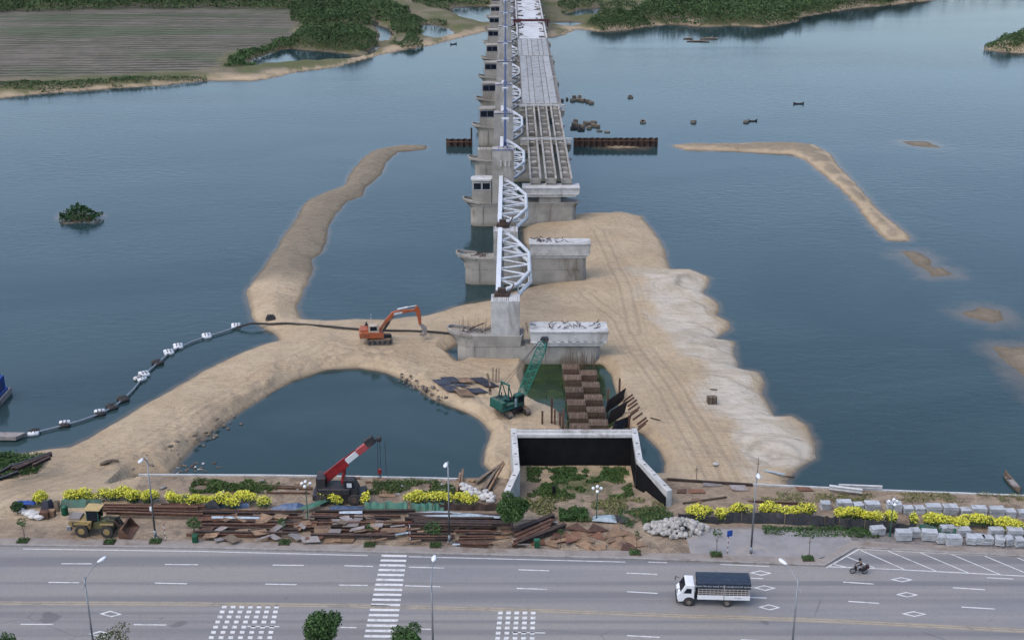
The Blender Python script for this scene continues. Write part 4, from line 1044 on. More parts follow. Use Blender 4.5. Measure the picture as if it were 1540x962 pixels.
# orange excavator
p = on(568, 514); t = thing('excavator', p, 'orange crawler excavator on the sand with bucket hanging before the pier', 'excavator', rz=.14)
for s in (-1, 1): track(t, .3, s*1.15, 3.9, .85, .6, trkm)
B().box((.3, 0, .4), (1.6, 1.8, .6)).build('undercarriage', darkm, t)
B().side([(-2.7, 1.15), (.9, 1.05), (1.0, 1.5), (.4, 2.0), (-2.4, 2.2), (-2.8, 1.9)], -1.35, 1.35).build('body', orange, t, bevel=.06)
B().box((-2.0, 0, 2.1), (1.2, 2.1, .35)).build('engine_cover', orange, t, bevel=.05)
cb_ = B().side([(-1.35, 1.9), (.25, 1.9), (.3, 2.6), (.0, 3.15), (-1.3, 3.15)], -1.3, -.35).build('cab', mat('cream_paint', (.5, .42, .33), (.42, .34, .26), .5, 3, var=0), t, bevel=.04)
B().add([(-1.1, -1.32, 2.35), (-.05, -1.32, 2.35), (-.1, -1.32, 3.0), (-1.1, -1.32, 3.0)], [(0, 1, 2, 3)]).add([(.29, -1.2, 2.1), (.29, -.45, 2.1), (.05, -.45, 3.0), (.05, -1.2, 3.0)], [(0, 1, 2, 3)]).build('window', glass, cb_)
B().loft([[(x, -.22, z0), (x, .22, z0), (x, .22, z1), (x, -.22, z1)] for x, z0, z1 in ((.3, 1.6, 2.1), (1.3, 2.8, 3.6), (2.4, 4.0, 4.8), (3.1, 4.35, 5.0), (5.0, 4.65, 5.1), (6.0, 4.75, 5.05))]).build('boom', orange, t, bevel=.03)
B().add([(2.6, -.232, 4.3), (3.9, -.232, 4.55), (3.9, -.232, 4.85), (2.6, -.232, 4.7)], [(0, 1, 2, 3)]).build('sign_panel', white, t)
B().loft([[(x-w1, -.2, z), (x+w1, -.2, z), (x+w1, .2, z), (x-w1, .2, z)] for x, z, w1 in ((6.05, 5.6, .2), (6.25, 4.9, .42), (6.45, 3.9, .33), (6.6, 2.5, .17))]).build('stick', orange, t, bevel=.03)
B().tube((3.2, 0, 5.15), (4.8, 0, 5.45), .14).tube((4.8, 0, 5.45), (6.05, 0, 5.65), .07).build('stick_cylinder', white, t)
for s in (-1, 1): B().tube((.9, s*.36, 1.8), (1.9, s*.36, 3.2), .11).tube((1.9, s*.36, 3.2), (2.6, s*.36, 4.2), .06).build('boom_cylinder', darkm, t)
B().side([(6.5, 2.5), (6.9, 2.45), (7.6, 1.9), (7.55, 1.0), (7.0, .75), (6.75, .9), (7.1, 1.3), (6.95, 1.8)], -.6, .6).build('bucket', greyplate, t, bevel=.03)
for i in range(4): B().tube((6.78, -.45+i*.3, .92), (6.5, -.45+i*.3, .85), .05, .02).build('bucket_tooth', darkm, t)
B().box((-1.6, 1.0, 2.2), (.5, .5, .5)).tube((-1.6, .9, 2.4), (-1.6, .9, 3.1), .07).build('exhaust', darkm, t)
B().tube((-.9, .2, 2.1), (-.85, .2, 4.6), .03).build('antenna', white, t)
def letters(txt, p, size, m, parent, rot=(PI/2, 0, 0), name='lettering'):
    cu = bpy.data.curves.new(name, 'FONT'); cu.body = txt; cu.size = size; cu.extrude = .004; cu.align_x = 'CENTER'; cu.align_y = 'CENTER'
    tmp = bpy.data.objects.new('tmp', cu); C.objects.link(tmp); dg = bpy.context.evaluated_depsgraph_get(); dg.update()
    me = bpy.data.meshes.new_from_object(tmp.evaluated_get(dg)); bpy.data.objects.remove(tmp)
    me.name = name; me.materials.clear(); me.materials.append(m); o_ = bpy.data.objects.new(name, me); C.objects.link(o_)
    o_.location = p; o_.rotation_euler = rot; o_.parent = parent; return o_
letters('H.C', (-1.55, -1.37, 1.62), .5, rubber, t)

# green crawler crane
p = on(771, 620); cr = t = thing('crawler_crane', p, 'teal lattice boom crawler crane beside the green pit', 'crane', rz=R(100-180))
t.rotation_euler = (0, 0, R(40))
for s in (-1, 1):
    o = track(t, 0, s*1.35, 4.3, .9, .62, trkm); o.rotation_euler = (0, 0, R(78))
B().box((0, 0, .45), (2.2, 2.1, .6)).tube((0, 0, 1.0), (0, 0, 1.3), .9, n=16).build('undercarriage', darkm, t)
B().box((-1.1, 0, 1.3), (3.6, 2.8, .25)).box((-2.0, .45, 1.5), (1.7, 1.8, 1.05)).box((-1.0, .85, 1.5), (1.8, 1.0, .8)).box((-2.55, 0, 1.35), (.7, 2.7, 1.25)).box((-1.3, -.95, 1.5), (1.3, .8, .55)).build('body', teal, t, bevel=.06)
for yy in (.2, .55, .9): B().box((-1.9, yy, 2.55), (1.2, .12, .06)).build('vent', darkm, t)
B().tube((-1.2, .9, 2.3), (-1.2, .9, 3.0), .09).build('exhaust', darkm, t)
B().bar((-2.6, -1.3, 2.65), (-2.6, 1.3, 2.65), .04, .04).bar((-.4, -1.38, 2.1), (-2.2, -1.38, 2.1), .04, .04).build('handrail', yellowp, t)
cb_ = B().box((.2, -1.0, 1.45), (1.35, .95, 1.6), tap=.92).build('cab', teal, t, bevel=.05)
B().box((.86, -1.0, 1.9), (.05, .75, .9)).box((.2, -1.465, 1.95), (.95, .05, .85)).box((-.45, -1.0, 2.05), (.05, .7, .7)).build('window', glass, cb_)
B().box((-.62, -1.36, 1.5), (.3, .08, 1.2)).build('door_panel', tarpw, cb_)
B().bar((-1.6, 1.0, 2.6), (-1.3, .75, 4.6), .14, .14).bar((-1.6, -1.0, 2.6), (-1.3, -.75, 4.6), .14, .14).bar((-1.3, -.85, 4.6), (-1.3, .85, 4.6), .25, .16).bar((-.3, .7, 1.6), (-1.3, .7, 4.6), .1, .1).bar((-.3, -.7, 1.6), (-1.3, -.7, 4.6), .1, .1).build('gantry_frame', tealdk, t)
B().tube((-.9, -.6, 1.95), (-.9, .6, 1.95), .4, n=14).tube((.2, -.6, 1.85), (.2, .5, 1.85), .35, n=14).build('winch_drum', darkm, t)
TIP = Vector((Xat(820, 157.0, Zat(511, 157.0)), 157.0, Zat(511, 157.0)))
Mi = Matrix.Translation(p) @ Matrix.Rotation(R(40), 4, 'Z'); TL = Mi.inverted() @ TIP; FT = Vector((1.1, -.1, 1.5))
d = (TL-FT); Lb = d.length; dn = d.normalized(); sx_ = dn.cross(Vector((0, 0, 1))).normalized(); up = sx_.cross(dn)
bm_ = B()
def wd(s): return .28+.5*min(1, s/.18, (1-s)/.2+.15) if 0 < s < 1 else .3
N_ = 16; cor = []
for i in range(N_+1):
    s = i/N_; c0 = FT+d*s; q = wd(s); hq = q*.75
    cor.append([c0+sx_*a*q+up*b_*hq for a, b_ in ((-1, -1), (1, -1), (1, 1), (-1, 1))])
for i in range(N_):
    for k in range(4):
        bm_.bar(cor[i][k], cor[i+1][k], .085, .085)
        a, c = (k, (k+1) % 4) if i % 2 else ((k+1) % 4, k)
        bm_.bar(cor[i][a], cor[i+1][c], .05, .05)
        bm_.bar(cor[i][k], cor[i][(k+1) % 4], .045, .045)
bm_.build('lattice_boom', mat('boom_teal', (.03, .24, .18), (.025, .17, .13), .5, 2, var=0), t)
B().tube(TL-sx_*.35, TL+sx_*.35, .42, n=14).tube(TL-sx_*.3+up*.4, TL+sx_*.3+up*.4, .25, n=12).build('boom_head', darkm, t)
bb = B()
for s in (-.3, .3): bb.tube(Vector((-1.3, s, 4.65)), TL+sx_*s*.8+up*.5, .03, n=5)
build_each(bb, 'pendant_rope', darkm, t)
hk = Mi.inverted() @ Vector((TIP.x+.25, TIP.y-.2, 3.0))
B().tube(TL+Vector((0, 0, -.3)), hk, .025, n=5).build('hoist_rope', darkm, t)

# red telescopic crane on the bank
p = P(512, 752, PD); p.z = PD; t = thing('mobile_crane', p, 'red and white telescopic boom crane with dark chassis behind the yellow flowers', 'crane')
for x in (-1.9, 1.7):
    for s in (-1, 1): wheel(t, x, s*1.1, .68, .45, rimm=rustdk)
B().box((0, 0, .7), (5.6, 2.1, .55)).box((-2.6, 0, .6), (.7, 2.5, .7)).box((2.6, 0, .6), (.6, 2.5, .6)).build('chassis', darkm, t, bevel=.05)
B().box((-.5, -.1, 1.25), (3.6, 2.3, .8)).box((-2.0, .2, 1.3), (1.1, 2.0, 1.9)).build('turntable', darkm, t, bevel=.08)
cb_ = B().side([(.5, 1.3), (2.2, 1.3), (2.3, 2.0), (1.8, 3.1), (.6, 3.15)], -1.05, -.05).build('cab', darkm, t, bevel=.06)
B().add([(.75, -1.07, 2.1), (1.9, -1.07, 2.1), (1.65, -1.07, 2.95), (.75, -1.07, 2.95)], [(0, 1, 2, 3)]).build('window', glass, cb_)
B().add([(.95, -1.075, 2.2), (1.5, -1.075, 2.2), (1.5, -1.075, 2.75), (.95, -1.075, 2.75)], [(0, 1, 2, 3)]).build('white_screen', white, cb_)
B().bar((-1.8, -1.1, 1.35), (1.2, -1.1, 1.35), .1, .25).build('red_stripe', redp, t)
TY = p.y+.6; tp = Vector((Xat(558, TY, 10.2), TY, Zat(664, TY))); tl = tp-p; f0 = Vector((-1.55, .35, 2.7))
dd = (tl-f0); bn_ = dd.normalized(); sd2 = Vector((0, 1, 0)); upb = bn_.cross(sd2)*-1
def bseg(a, c, h, w_): return f0+dd*a, f0+dd*c, w_, h
x0_ = B().bar(*bseg(-.04, .46, 1.0, .62)); x0_.build('boom_base', redp, t, bevel=.05)
B().bar(*bseg(.46, .7, .62, .5)).build('boom_middle', whitec, t, bevel=.03)
B().bar(*bseg(.7, .97, .72, .56)).build('boom_end', mat('faded_red_paint', (.4, .07, .08), (.33, .06, .065), .45, 2, var=0), t, bevel=.03)
B().bar(f0+dd*-.02+Vector((-.28, -.33, .42)), f0+dd*.72+Vector((-.28, -.33, .42)), .06, .16).build('boom_rail', redp, t)
B().box(tl+Vector((.1, 0, -.3)), (1.1, .7, .9), ry=-.6).tube(tl+Vector((.9, -.3, .35)), tl+Vector((.9, .3, .35)), .3, n=12).bar(tl+Vector((.2, 0, .2)), tl+Vector((1.0, 0, .4)), .2, .2).build('boom_head', darkm, t, bevel=.03)
B().tube(Vector((.3, .35, 1.9)), f0+dd*.42, .22).build('lift_cylinder', redp, t)
hb2 = B(); xh = tl.x+.75
for dx in (0, .28): hb2.tube((xh+dx, 0, tl.z+.2), (xh+dx, 0, tl.z-3.1), .028, n=5)
hb2.tube((xh+.85, 0, tl.z+.3), (xh+.9, 0, tl.z-4.0), .028, n=5); build_each(hb2, 'hoist_rope', darkm, t)
B().box((xh+.14, 0, tl.z-3.7), (.42, .25, .6)).build('hook_block', redp, t, bevel=.04)
B().path([(xh+.14, 0, tl.z-3.7), (xh+.14, 0, tl.z-3.95), (xh+.3, 0, tl.z-4.1), (xh+.16, 0, tl.z-4.25), (xh, 0, tl.z-4.12)], .06, 6).build('hook', darkm, t)

# yellow wheel loader
p = P(150, 800, PD); p.z = PD; t = thing('wheel_loader', p, 'old yellow wheel loader with rusty bucket lowered on the dirt', 'wheel loader', rz=-.05)
for x in (-1.5, 1.25):
    for s in (-1, 1): wheel(t, x, s*.95, .72, .5, rimm=yellowp, n=24)
B().side([(-3.0, .9), (-.6, .75), (-.4, 1.75), (-2.8, 1.85), (-3.0, 1.6)], -.85, .85).build('engine_body', yellowp, t, bevel=.06)
B().box((-2.4, 0, 1.8), (1.3, 1.3, .22)).build('hood_top', greyplate, t)
B().box((-2.95, 0, .6), (.5, 1.9, .6)).build('counterweight', galv, t, bevel=.05)
B().box((-1.5, -.95, 1.45), (1.7, .3, .12)).box((-1.5, .95, 1.45), (1.7, .3, .12)).box((1.25, -.95, 1.48), (1.5, .3, .1)).box((1.25, .95, 1.48), (1.5, .3, .1)).build('mudguard', yellowp, t)
B().side([(-.5, .7), (1.9, .65), (1.8, 1.6), (.6, 1.75), (-.4, 1.4)], -.5, .5).build('front_frame', olive, t, bevel=.05)
cb_ = B()
for x in (-.95, .3):
    for y in (-.65, .65): cb_.bar((x, y, 1.7), (x, y, 3.0), .09, .09)
cb_ = cb_.build('cab_frame', teal, t)
B().box((-.32, 0, 1.75), (1.18, 1.24, 1.2)).build('window', glass, cb_)
B().box((-.3, 0, 3.0), (1.75, 1.6, .1)).build('cab_roof', mat('faded_yellow', (.5, .37, .16), (.4, .29, .12), .7, 3, dirt=(.25, .2, .14), var=0), cb_, bevel=.02)
B().box((-2.35, -.86, 1.1), (.45, .03, .5)).build('grille', rubber, t)
letters('P', (-1.3, -.87, 1.38), .6, rustdk, t)
for s in (-1, 1): B().bar((1.0, s*.42, 1.6), (2.1, s*.42, 1.5), .14, .3).bar((2.1, s*.42, 1.5), (2.75, s*.42, .45), .14, .28).build('lift_arm', rustdk, t)
B().tube((1.3, 0, 1.75), (2.3, 0, 1.95), .1).bar((2.25, 0, 2.0), (2.6, 0, .8), .2, .2).build('tilt_link', darkm, t)
B().side([(2.6, .1), (3.9, .03), (3.9, .09), (2.75, .18), (2.7, .9), (3.0, 1.2), (2.92, 1.24), (2.58, .95)], -1.35, 1.35).build('bucket', rust, t)
for s in (-1, 1): B().side([(2.62, .1), (3.9, .06), (3.1, 1.15), (2.65, .9)], s*1.35-.03, s*1.35+.03).build('bucket_side', rust, t)

# truck
p = P(1071, 905, MZ); p.z = RZ; TRW = 2.1
t = thing('stake_truck', (p.x, p.y+.2, RZ), 'white cab stake truck with dark tarpaulin roof driving left on the road', 'truck', rz=-.045)
for x in (-2.35, 1.35):
    for s in (-1, 1): wheel(t, x, s*.86, .42, .3, rimm=mat('wheel_rim', (.2, .17, .15), (.14, .12, .1), .6, 3, var=0), n=22)
B().box((.3, 0, .55), (6.3, .8, .25)).build('chassis', darkm, t)
cb_ = B().side([(-3.5, .45), (-1.95, .5), (-1.85, .9), (-1.85, 2.3), (-2.7, 2.35), (-3.2, 1.5), (-3.5, 1.25)], -.95, .95).build('cab', lampw, t, bevel=.06)
B().add([(-3.205, -.85, 1.53), (-3.205, .85, 1.53), (-2.76, .8, 2.28), (-2.76, -.8, 2.28)], [(3, 2, 1, 0)]).build('windscreen', glass, cb_).location = (-.02, 0, .01)
for s in (-1, 1): B().add([(-2.95, s*.965, 1.42), (-2.15, s*.965, 1.42), (-2.15, s*.965, 1.95), (-2.6, s*.965, 1.98)], [(0, 1, 2, 3)]).build('window', glass, cb_)
B().box((-3.5, 0, .35), (.12, 1.9, .35)).build('bumper', darkm, cb_)
for s in (-1, 1): B().box((-3.53, s*.7, .8), (.06, .3, .2)).build('headlight', galv, cb_); B().bar((-3.2, s*.95, 2.0), (-3.55, s*1.15, 2.0), .04, .04).box((-3.58, s*1.18, 1.6), (.06, .16, .42)).build('mirror', darkm, cb_)
for s in (-1, 1): B().tube((-2.35, s*.80, .44), (-2.35, s*.97, .44), .56, n=20).build('wheel_arch', darkm, cb_)
bd = B().box((.95, 0, .8), (5.05, TRW, .12)); bd.build('cargo_floor', darkm, t)
for s in (-1, 1): B().box((.95, s*TRW/2, .85), (5.05, .05, .48)).build('side_panel', lampw, t, bevel=.01)
B().box((3.5, 0, .85), (.05, TRW, .48)).build('tailgate', lampw, t)
pale = mat('stake_frame', (.45, .42, .4), (.36, .34, .32), .6, 3, var=0)
for s in (-1, 1):
    b = B()
    for z in (1.5, 1.72, 1.98): b.bar((-1.55, s*1.03, z), (3.48, s*1.03, z), .05, .08)
    for i in range(14): b.bar((-1.5+i*.38, s*1.03, 1.3), (-1.5+i*.38, s*1.03, 2.5), .06, .05)
    b.bar((.98, s*1.05, .9), (.98, s*1.05, 2.5), .09, .16); b.build('stake_side', pale, t)
B().box((1.0, 0, .95), (4.7, 1.7, .9)).build('cargo', rubber, t)
B().loft([[(x, -1.1, 2.1), (x, -1.08, 2.65), (x, -.6, 2.78), (x, 0, 2.83), (x, .6, 2.78), (x, 1.08, 2.65), (x, 1.1, 2.1)] for x in (-1.62, 3.56)]).build('tarpaulin', tarpdk, t, bevel=.02)
letters('TRUNG TÂM DẠY NGHỀ THIẾT NGHIỆP KTCTPT QUẢNG NGÃI', (1.15, -1.118, 2.36), .215, whitec, t)
letters('76C 05212', (2.35, -1.085, 1.1), .16, darkm, t)

# motorbike and rider
def skinfig(name, joints, edges, m, parent=None, root=0, sub=2):
    me = bpy.data.meshes.new(name); me.from_pydata([j[0] for j in joints], edges, []); me.materials.append(m)
    o_ = bpy.data.objects.new(name, me); C.objects.link(o_)
    if parent: o_.parent = parent
    md = o_.modifiers.new('skin', 'SKIN'); 
    if not me.skin_vertices: me.attributes.new('x', 'FLOAT', 'POINT')
    for i, (_, r_) in enumerate(joints):
        sv = me.skin_vertices[0].data[i]; sv.radius = (r_, r_); sv.use_root = (i == root)
    md.use_smooth_shade = True
    sb = o_.modifiers.new('sub', 'SUBSURF'); sb.levels = 1; sb.render_levels = 1
    return o_
p = P(1291, 862, MZ); p.z = RZ; t = thing('motorbike', p, 'black scooter with a rear box riding left by the hatched bay', 'motorbike', rz=-.04)
for x in (-.62, .58):
    b = B(); n_ = 20; rings = []
    for i in range(n_+1):
        a = 2*PI*i/n_; rings.append([(x+math.cos(a)*(.25+dr), dy, .31+math.sin(a)*(.25+dr)) for dr, dy in ((0, -.06), (.06, -.04), (.06, .04), (0, .06))])
    wo = b.loft(rings, caps=False).build('wheel', rubber, t)
    B().tube((x, -.04, .31), (x, .04, .31), .2, n=12).build('rim', galv, wo)
B().side([(-.45, .5), (-.3, .35), (.5, .32), (.85, .6), (.8, .78), (.1, .76), (-.05, .45), (-.25, .5), (-.3, .95), (-.42, .95)], -.15, .15).build('body', darkm, t, bevel=.04)
B().box((.3, 0, .76), (.75, .26, .09)).build('seat', rubber, t, bevel=.02)
B().tube((-.62, 0, .35), (-.4, 0, 1.0), .035).tube((-.4, -.32, 1.02), (-.4, .32, 1.02), .025).build('handlebar', darkm, t)
B().box((.82, 0, .72), (.35, .4, .32)).build('rear_box', mat('dark_maroon_box', (.06, .02, .025), (.04, .015, .02), .4, 2, var=0), t, bevel=.04)
B().tube((-.66, 0, .84), (-.6, 0, .84), .09).build('headlight', galv, t)
def rider(loc, rz):
    t = thing('person', loc, 'person in dark jacket, pale trousers and dark helmet riding the scooter', 'person', rz=rz)
    J = [((.22, 0, .88), .13), ((.2, 0, 1.08), .14), ((.12, 0, 1.32), .15), ((.05, 0, 1.46), .055), ((.02, 0, 1.54), .06), ((0, 0, 1.64), .1),
         ((.12, .18, 1.36), .06), ((-.05, .25, 1.16), .048), ((-.33, .26, 1.06), .036), ((-.41, .26, 1.04), .035), ((.12, -.18, 1.36), .06), ((-.05, -.25, 1.16), .048), ((-.33, -.26, 1.06), .036), ((-.41, -.26, 1.04), .035),
         ((.2, .1, .86), .1), ((-.18, .16, .78), .07), ((-.12, .16, .42), .05), ((-.24, .16, .38), .04), ((.2, -.1, .86), .1), ((-.18, -.16, .78), .07), ((-.12, -.16, .42), .05), ((-.24, -.16, .38), .04)]
    E_ = [(0, 1), (1, 2), (2, 3), (3, 4), (4, 5), (2, 6), (6, 7), (7, 8), (8, 9), (2, 10), (10, 11), (11, 12), (12, 13), (0, 14), (14, 15), (15, 16), (16, 17), (0, 18), (18, 19), (19, 20), (20, 21)]
    skinfig('body', J, E_, skinm, t)
    skinfig('jacket', [(J[0][0], .145), (J[1][0], .16), (J[2][0], .165), (J[6][0], .075), (J[7][0], .062), (J[8][0], .05), (J[10][0], .075), (J[11][0], .062), (J[12][0], .05)], [(0, 1), (1, 2), (2, 3), (3, 4), (4, 5), (2, 6), (6, 7), (7, 8)], clothdk, t)
    skinfig('trousers', [(J[0][0], .13), (J[14][0], .11), (J[15][0], .09), (J[16][0], .065), (J[18][0], .11), (J[19][0], .09), (J[20][0], .065)], [(0, 1), (1, 2), (2, 3), (0, 4), (4, 5), (5, 6)], clothlt, t)
    B().ball((.01, 0, 1.68), .15, 10, (1.05, .9, .95)).build('helmet', clothdk, t, smooth=True)
rider(p, -.04)
def standing(loc, rz, label):
    t = thing('person', loc, label, 'person', rz=rz)
    J = [((0, 0, .92), .13), ((0, 0, 1.1), .13), ((0, 0, 1.36), .14), ((0, 0, 1.48), .05), ((0, .01, 1.55), .055), ((0, .02, 1.63), .09),
         ((.19, 0, 1.38), .055), ((.24, 0, 1.12), .045), ((.24, .1, .9), .035), ((-.19, 0, 1.38), .055), ((-.26, 0, 1.12), .045), ((-.2, .16, 1.0), .035),
         ((.1, 0, .86), .1), ((.12, .03, .48), .07), ((.13, 0, .09), .045), ((.13, .14, .04), .04), ((-.1, 0, .86), .1), ((-.13, .03, .48), .07), ((-.14, 0, .09), .045), ((-.14, .14, .04), .04)]
    E_ = [(0, 1), (1, 2), (2, 3), (3, 4), (4, 5), (2, 6), (6, 7), (7, 8), (2, 9), (9, 10), (10, 11), (0, 12), (12, 13), (13, 14), (14, 15), (0, 16), (16, 17), (17, 18), (18, 19)]
    skinfig('body', J, E_, skinm, t)
    skinfig('shirt', [(J[0][0], .14), (J[1][0], .15), (J[2][0], .155), (J[6][0], .07), (J[7][0], .058), (J[9][0], .07), (J[10][0], .058)], [(0, 1), (1, 2), (2, 3), (3, 4), (2, 5), (5, 6)], clothdk, t)
    skinfig('trousers', [(J[0][0], .135), (J[12][0], .11), (J[13][0], .085), (J[14][0], .06), (J[16][0], .11), (J[17][0], .085), (J[18][0], .06)], [(0, 1), (1, 2), (2, 3), (0, 4), (4, 5), (5, 6)], clothdk, t)
    B().ball((0, .02, 1.68), .115, 8, (1, 1.1, .75)).build('cap', clothlt, t, smooth=True)
standing(on(737, 594), 2.8, 'person in dark clothes standing among the steel sheets by the green crane')

# ------------------------------------------------------------------ lamps
def tall_lamp(loc, H_, az, L, label, boxz=None):
    t = thing('street_lamp', loc, label, 'street lamp', 'tall street lamps along the road', az)
    B().tube((0, 0, 0), (0, 0, .9), .17, .15, 10).tube((0, 0, .9), (0, 0, H_), .11, .06, 10).build('pole', galv, t, smooth=True)
    B().path([(0, -.5, H_-1.1), (0, -.1, H_-.7), (0, .25, H_-.2), (0, L*.6, H_+.25), (0, L, H_+.4)], .045, 7).build('arm', galv, t)
    B().loft([[(a*w_, L+y, H_+.4+b*.1) for a, b in ((-1, 0), (-.6, .8), (0, 1), (.6, .8), (1, 0), (.5, -.7), (-.5, -.7))] for y, w_ in ((-.1, .08), (.1, .2), (.45, .26), (.8, .2), (.95, .07))]).build('lamp_head', lampw, t, smooth=True)
    B().box((0, 0, 0), (.5, .5, .12)).build('base_plate', concrete, t)
    if boxz: B().box((.2, -.1, boxz), (.25, .2, .45)).build('control_box', lampw, t)
tall_lamp((-37.35, 96.6, RZ+.12), 9.9, R(-24), 1.9, 'tall near side street lamp at left leaning its white head over the road')
tall_lamp((-7.05, 96.6, RZ+.12), 9.9, R(-3), 1.9, 'tall near side street lamp in the middle, right of the zebra crossing')
tall_lamp((25.0, 96.6, RZ+.12), 9.7, R(24), 1.9, 'tall near side street lamp at right, right of the truck')
for px, py, lb, bz in ((234, 808, 'far side street lamp with white control box beside the wheel loader', 3.2), (676, 815, 'far side street lamp before the sheet stacks, right of the zebra crossing', None), (1129, 833, 'far side street lamp on the grey forecourt before the black fence', None)):
    q = P(px, py, 3.1); tall_lamp(q, 9.6, R(175), 1.2, lb, bz)
def globe_lamp(px, py, H_, label):
    q = P(px, py, 3.05); t = thing('globe_lamp', q, label, 'globe lamp', 'white globe lamps on the building site')
    B().tube((0, 0, 0), (0, 0, .5), .14, .1).tube((0, 0, .5), (0, 0, H_), .06, .04).build('pole', tealdk, t)
    for i in range(4):
        a = PI/4+PI/2*i if i else 0
        x, y = (0, 0) if i == 3 else (math.cos(2*PI*i/3+.5)*.5, math.sin(2*PI*i/3+.5)*.5); z = H_+.25 if i == 3 else H_-.1
        if i < 3: B().path([(0, 0, H_-.5), (x*.6, y*.6, H_-.45), (x, y, H_-.25)], .03, 5).build('arm', tealdk, t)
        B().ball((x, y, z), .19, 10).build('globe', lampw, t, smooth=True)
globe_lamp(463, 783, 4.6, 'lamp with four white globes beside the red crane')
globe_lamp(897, 783, 4.0, 'lamp with four white globes before the overgrown abutment')
globe_lamp(1338, 806, 4.2, 'lamp with four white globes between the concrete block rows')
# striped posts, traffic sign, bins
def striped_post(px, py, H_, label, sign=False):
    q = P(px, py, 3.1); t = thing('striped_post', q, label, 'road sign' if sign else 'post')
    for i in range(7): B().tube((0, 0, i*H_/7), (0, 0, (i+1)*H_/7), .04, n=8).build('band', whitec if i % 2 else redp, t)
    if sign:
        B().box((.1, -.05, H_), (.6, .04, .7), .3).build('sign_plate', blueb, t)
        B().add([(-.1, -.12, H_+.12), (.28, 0, H_+.12), (.09, -.06, H_+.55)], [(0, 1, 2)]).build('symbol', whitec, t)
striped_post(249, 814, 2.2, 'thin red and white striped post right of the street lamp by the loader')
striped_post(617, 816, 2.6, 'thin red and white striped post at the zebra crossing kerb')
striped_post(1094, 832, 2.1, 'striped post with small blue sign before the rubble heap', True)
def bin_(px, py, label):
    q = P(px, py, 3.1); t = thing('litter_bin', q, label, 'litter bin', 'green litter bins')
    B().box((0, 0, .12), (.55, .5, .75), tap=1.1).build('body', greenbin, t, bevel=.04)
    B().box((0, 0, .9), (.66, .6, .1)).build('lid', greenbin, t, bevel=.03)
    for s in (-1, 1): B().box((s*.2, 0, 0), (.08, .4, .14)).build('foot', darkm, t)
bin_(294, 816, 'green litter bin on the kerb below the small leafy tree at left')
bin_(807.5, 823, 'green litter bin on the kerb before the triangular plates')
q = P(98, 773, 3.05); t = thing('water_barrel', q, 'green barrel with domed lid behind the wheel loader', 'barrel')
B().tube((0, 0, 0), (0, 0, .95), .38, .36, 14).build('body', greenbin, t); B().ball((0, 0, .93), .36, 12, (1, 1, .5)).build('lid', greenbin, t, smooth=True)

# ------------------------------------------------------------------ vegetation
def in_poly(pg, n_):
    lo, hi = pg.min(0), pg.max(0); out = []
    x = rng.uniform(lo[0], hi[0], n_); y = rng.uniform(lo[1], hi[1], n_)
    return x, y, sdist(x, y, pg, 30)
def thicket(pts, hgt, dens, label, leafm=leaffar, size=1.0, z=2, gap=.0, floor=None):
    pg = poly(pts, z); lo, hi = pg.min(0), pg.max(0); A = (hi-lo).prod()
    n_ = int(min(240000, A*dens*2.3)); size *= .68; x, y, d = in_poly(pg, n_)
    cl = fbm(x*.13, y*.13, 4, 77); rough = fbm(x*.03, y*.03, 3, 12)
    keep = (d+cl*9 > 0) & (cl+rough*.8 > -.3+gap)
    x, y, d, cl, rough = (a[keep] for a in (x, y, d, cl, rough))
    top = hgt*(.5+1.6*np.clip(cl+.25, 0, 1)+.7*rough)*np.clip(.35+d/5, .35, 1)
    u = rng.uniform(0, 1, len(x))**.45; zz = height(x, y)
    ok = zz > -.15; x, y, zz, top, u = (a[ok] for a in (x, y, zz, top, u))
    V, F = leafquads(np.stack([x, y, np.maximum(zz, 0)+top*u+.1], 1), size)
    o_ = npmesh('thicket', V, F, leafm); o_['kind'] = 'stuff'; o_['label'] = label
    return o_
thicket([(-300, 6), (0, 3), (200, -3), (330, -2), (450, 0), (470, -25), (-300, -25)], 5, .55, 'dark trees behind the ploughed field', size=1.7)
thicket([(-60, 22), (0, 18), (110, 15), (200, 13), (300, 12), (380, 12), (450, 13), (450, -2), (0, 0), (-60, 4)], 4.5, 1.6, 'dark shrubs along the far edge of the field', size=1.3)
thicket([(432, 64), (448, 52), (500, 45), (548, 47), (572, 56), (566, 66), (530, 71), (490, 73), (450, 71), (436, 69)], 4.6, 4, 'dense green thicket in the lagoon')
thicket([(440, 12), (455, -8), (640, -8), (560, -2), (606, 12), (612, 26), (600, 44), (590, 40), (572, 28), (545, 36), (500, 40), (460, 42), (440, 30)], 4.4, 2.6, 'green thicket behind the lagoon', size=1.15)
thicket([(614, 24), (672, 32), (662, 37), (634, 36), (626, 52), (642, 64), (608, 68), (600, 62), (612, 44), (608, 30)], 2.8, 3.2, 'green bushes between the two small ponds')
thicket([(584, 66), (600, 46), (608, 40), (604, 60), (594, 66)], 2.6, 3, 'low bushes on the far sand bank')
thicket([(338, 96), (350, 84), (400, 66), (428, 58), (436, 68), (428, 74), (395, 83), (368, 97), (345, 101)], 2.6, 3.5, 'bushes between the field and the pond', leaf)
thicket([(-200, 133), (0, 124), (130, 120), (190, 116), (305, 110), (308, 115), (190, 121), (120, 127), (0, 131), (-200, 143)], 1.4, 3.2, 'hedge strip on the river bank below the field', leaffar, .8)
thicket([(330, 118), (400, 112), (460, 103), (520, 92), (548, 86), (545, 91), (500, 103), (450, 110), (400, 120), (330, 122)], 1.0, 2.2, 'scrub on the edge of the far shore', leafol, .8, gap=.15)
thicket([(940, 30), (960, 15), (1000, 0), (1100, -20), (1440, -30), (1370, 1), (1290, 8), (1240, 14), (1200, 29), (1150, 37), (1080, 37), (1040, 32), (1000, 30)], 5.2, 2.0, 'broad green wood on the right far shore', size=1.3)
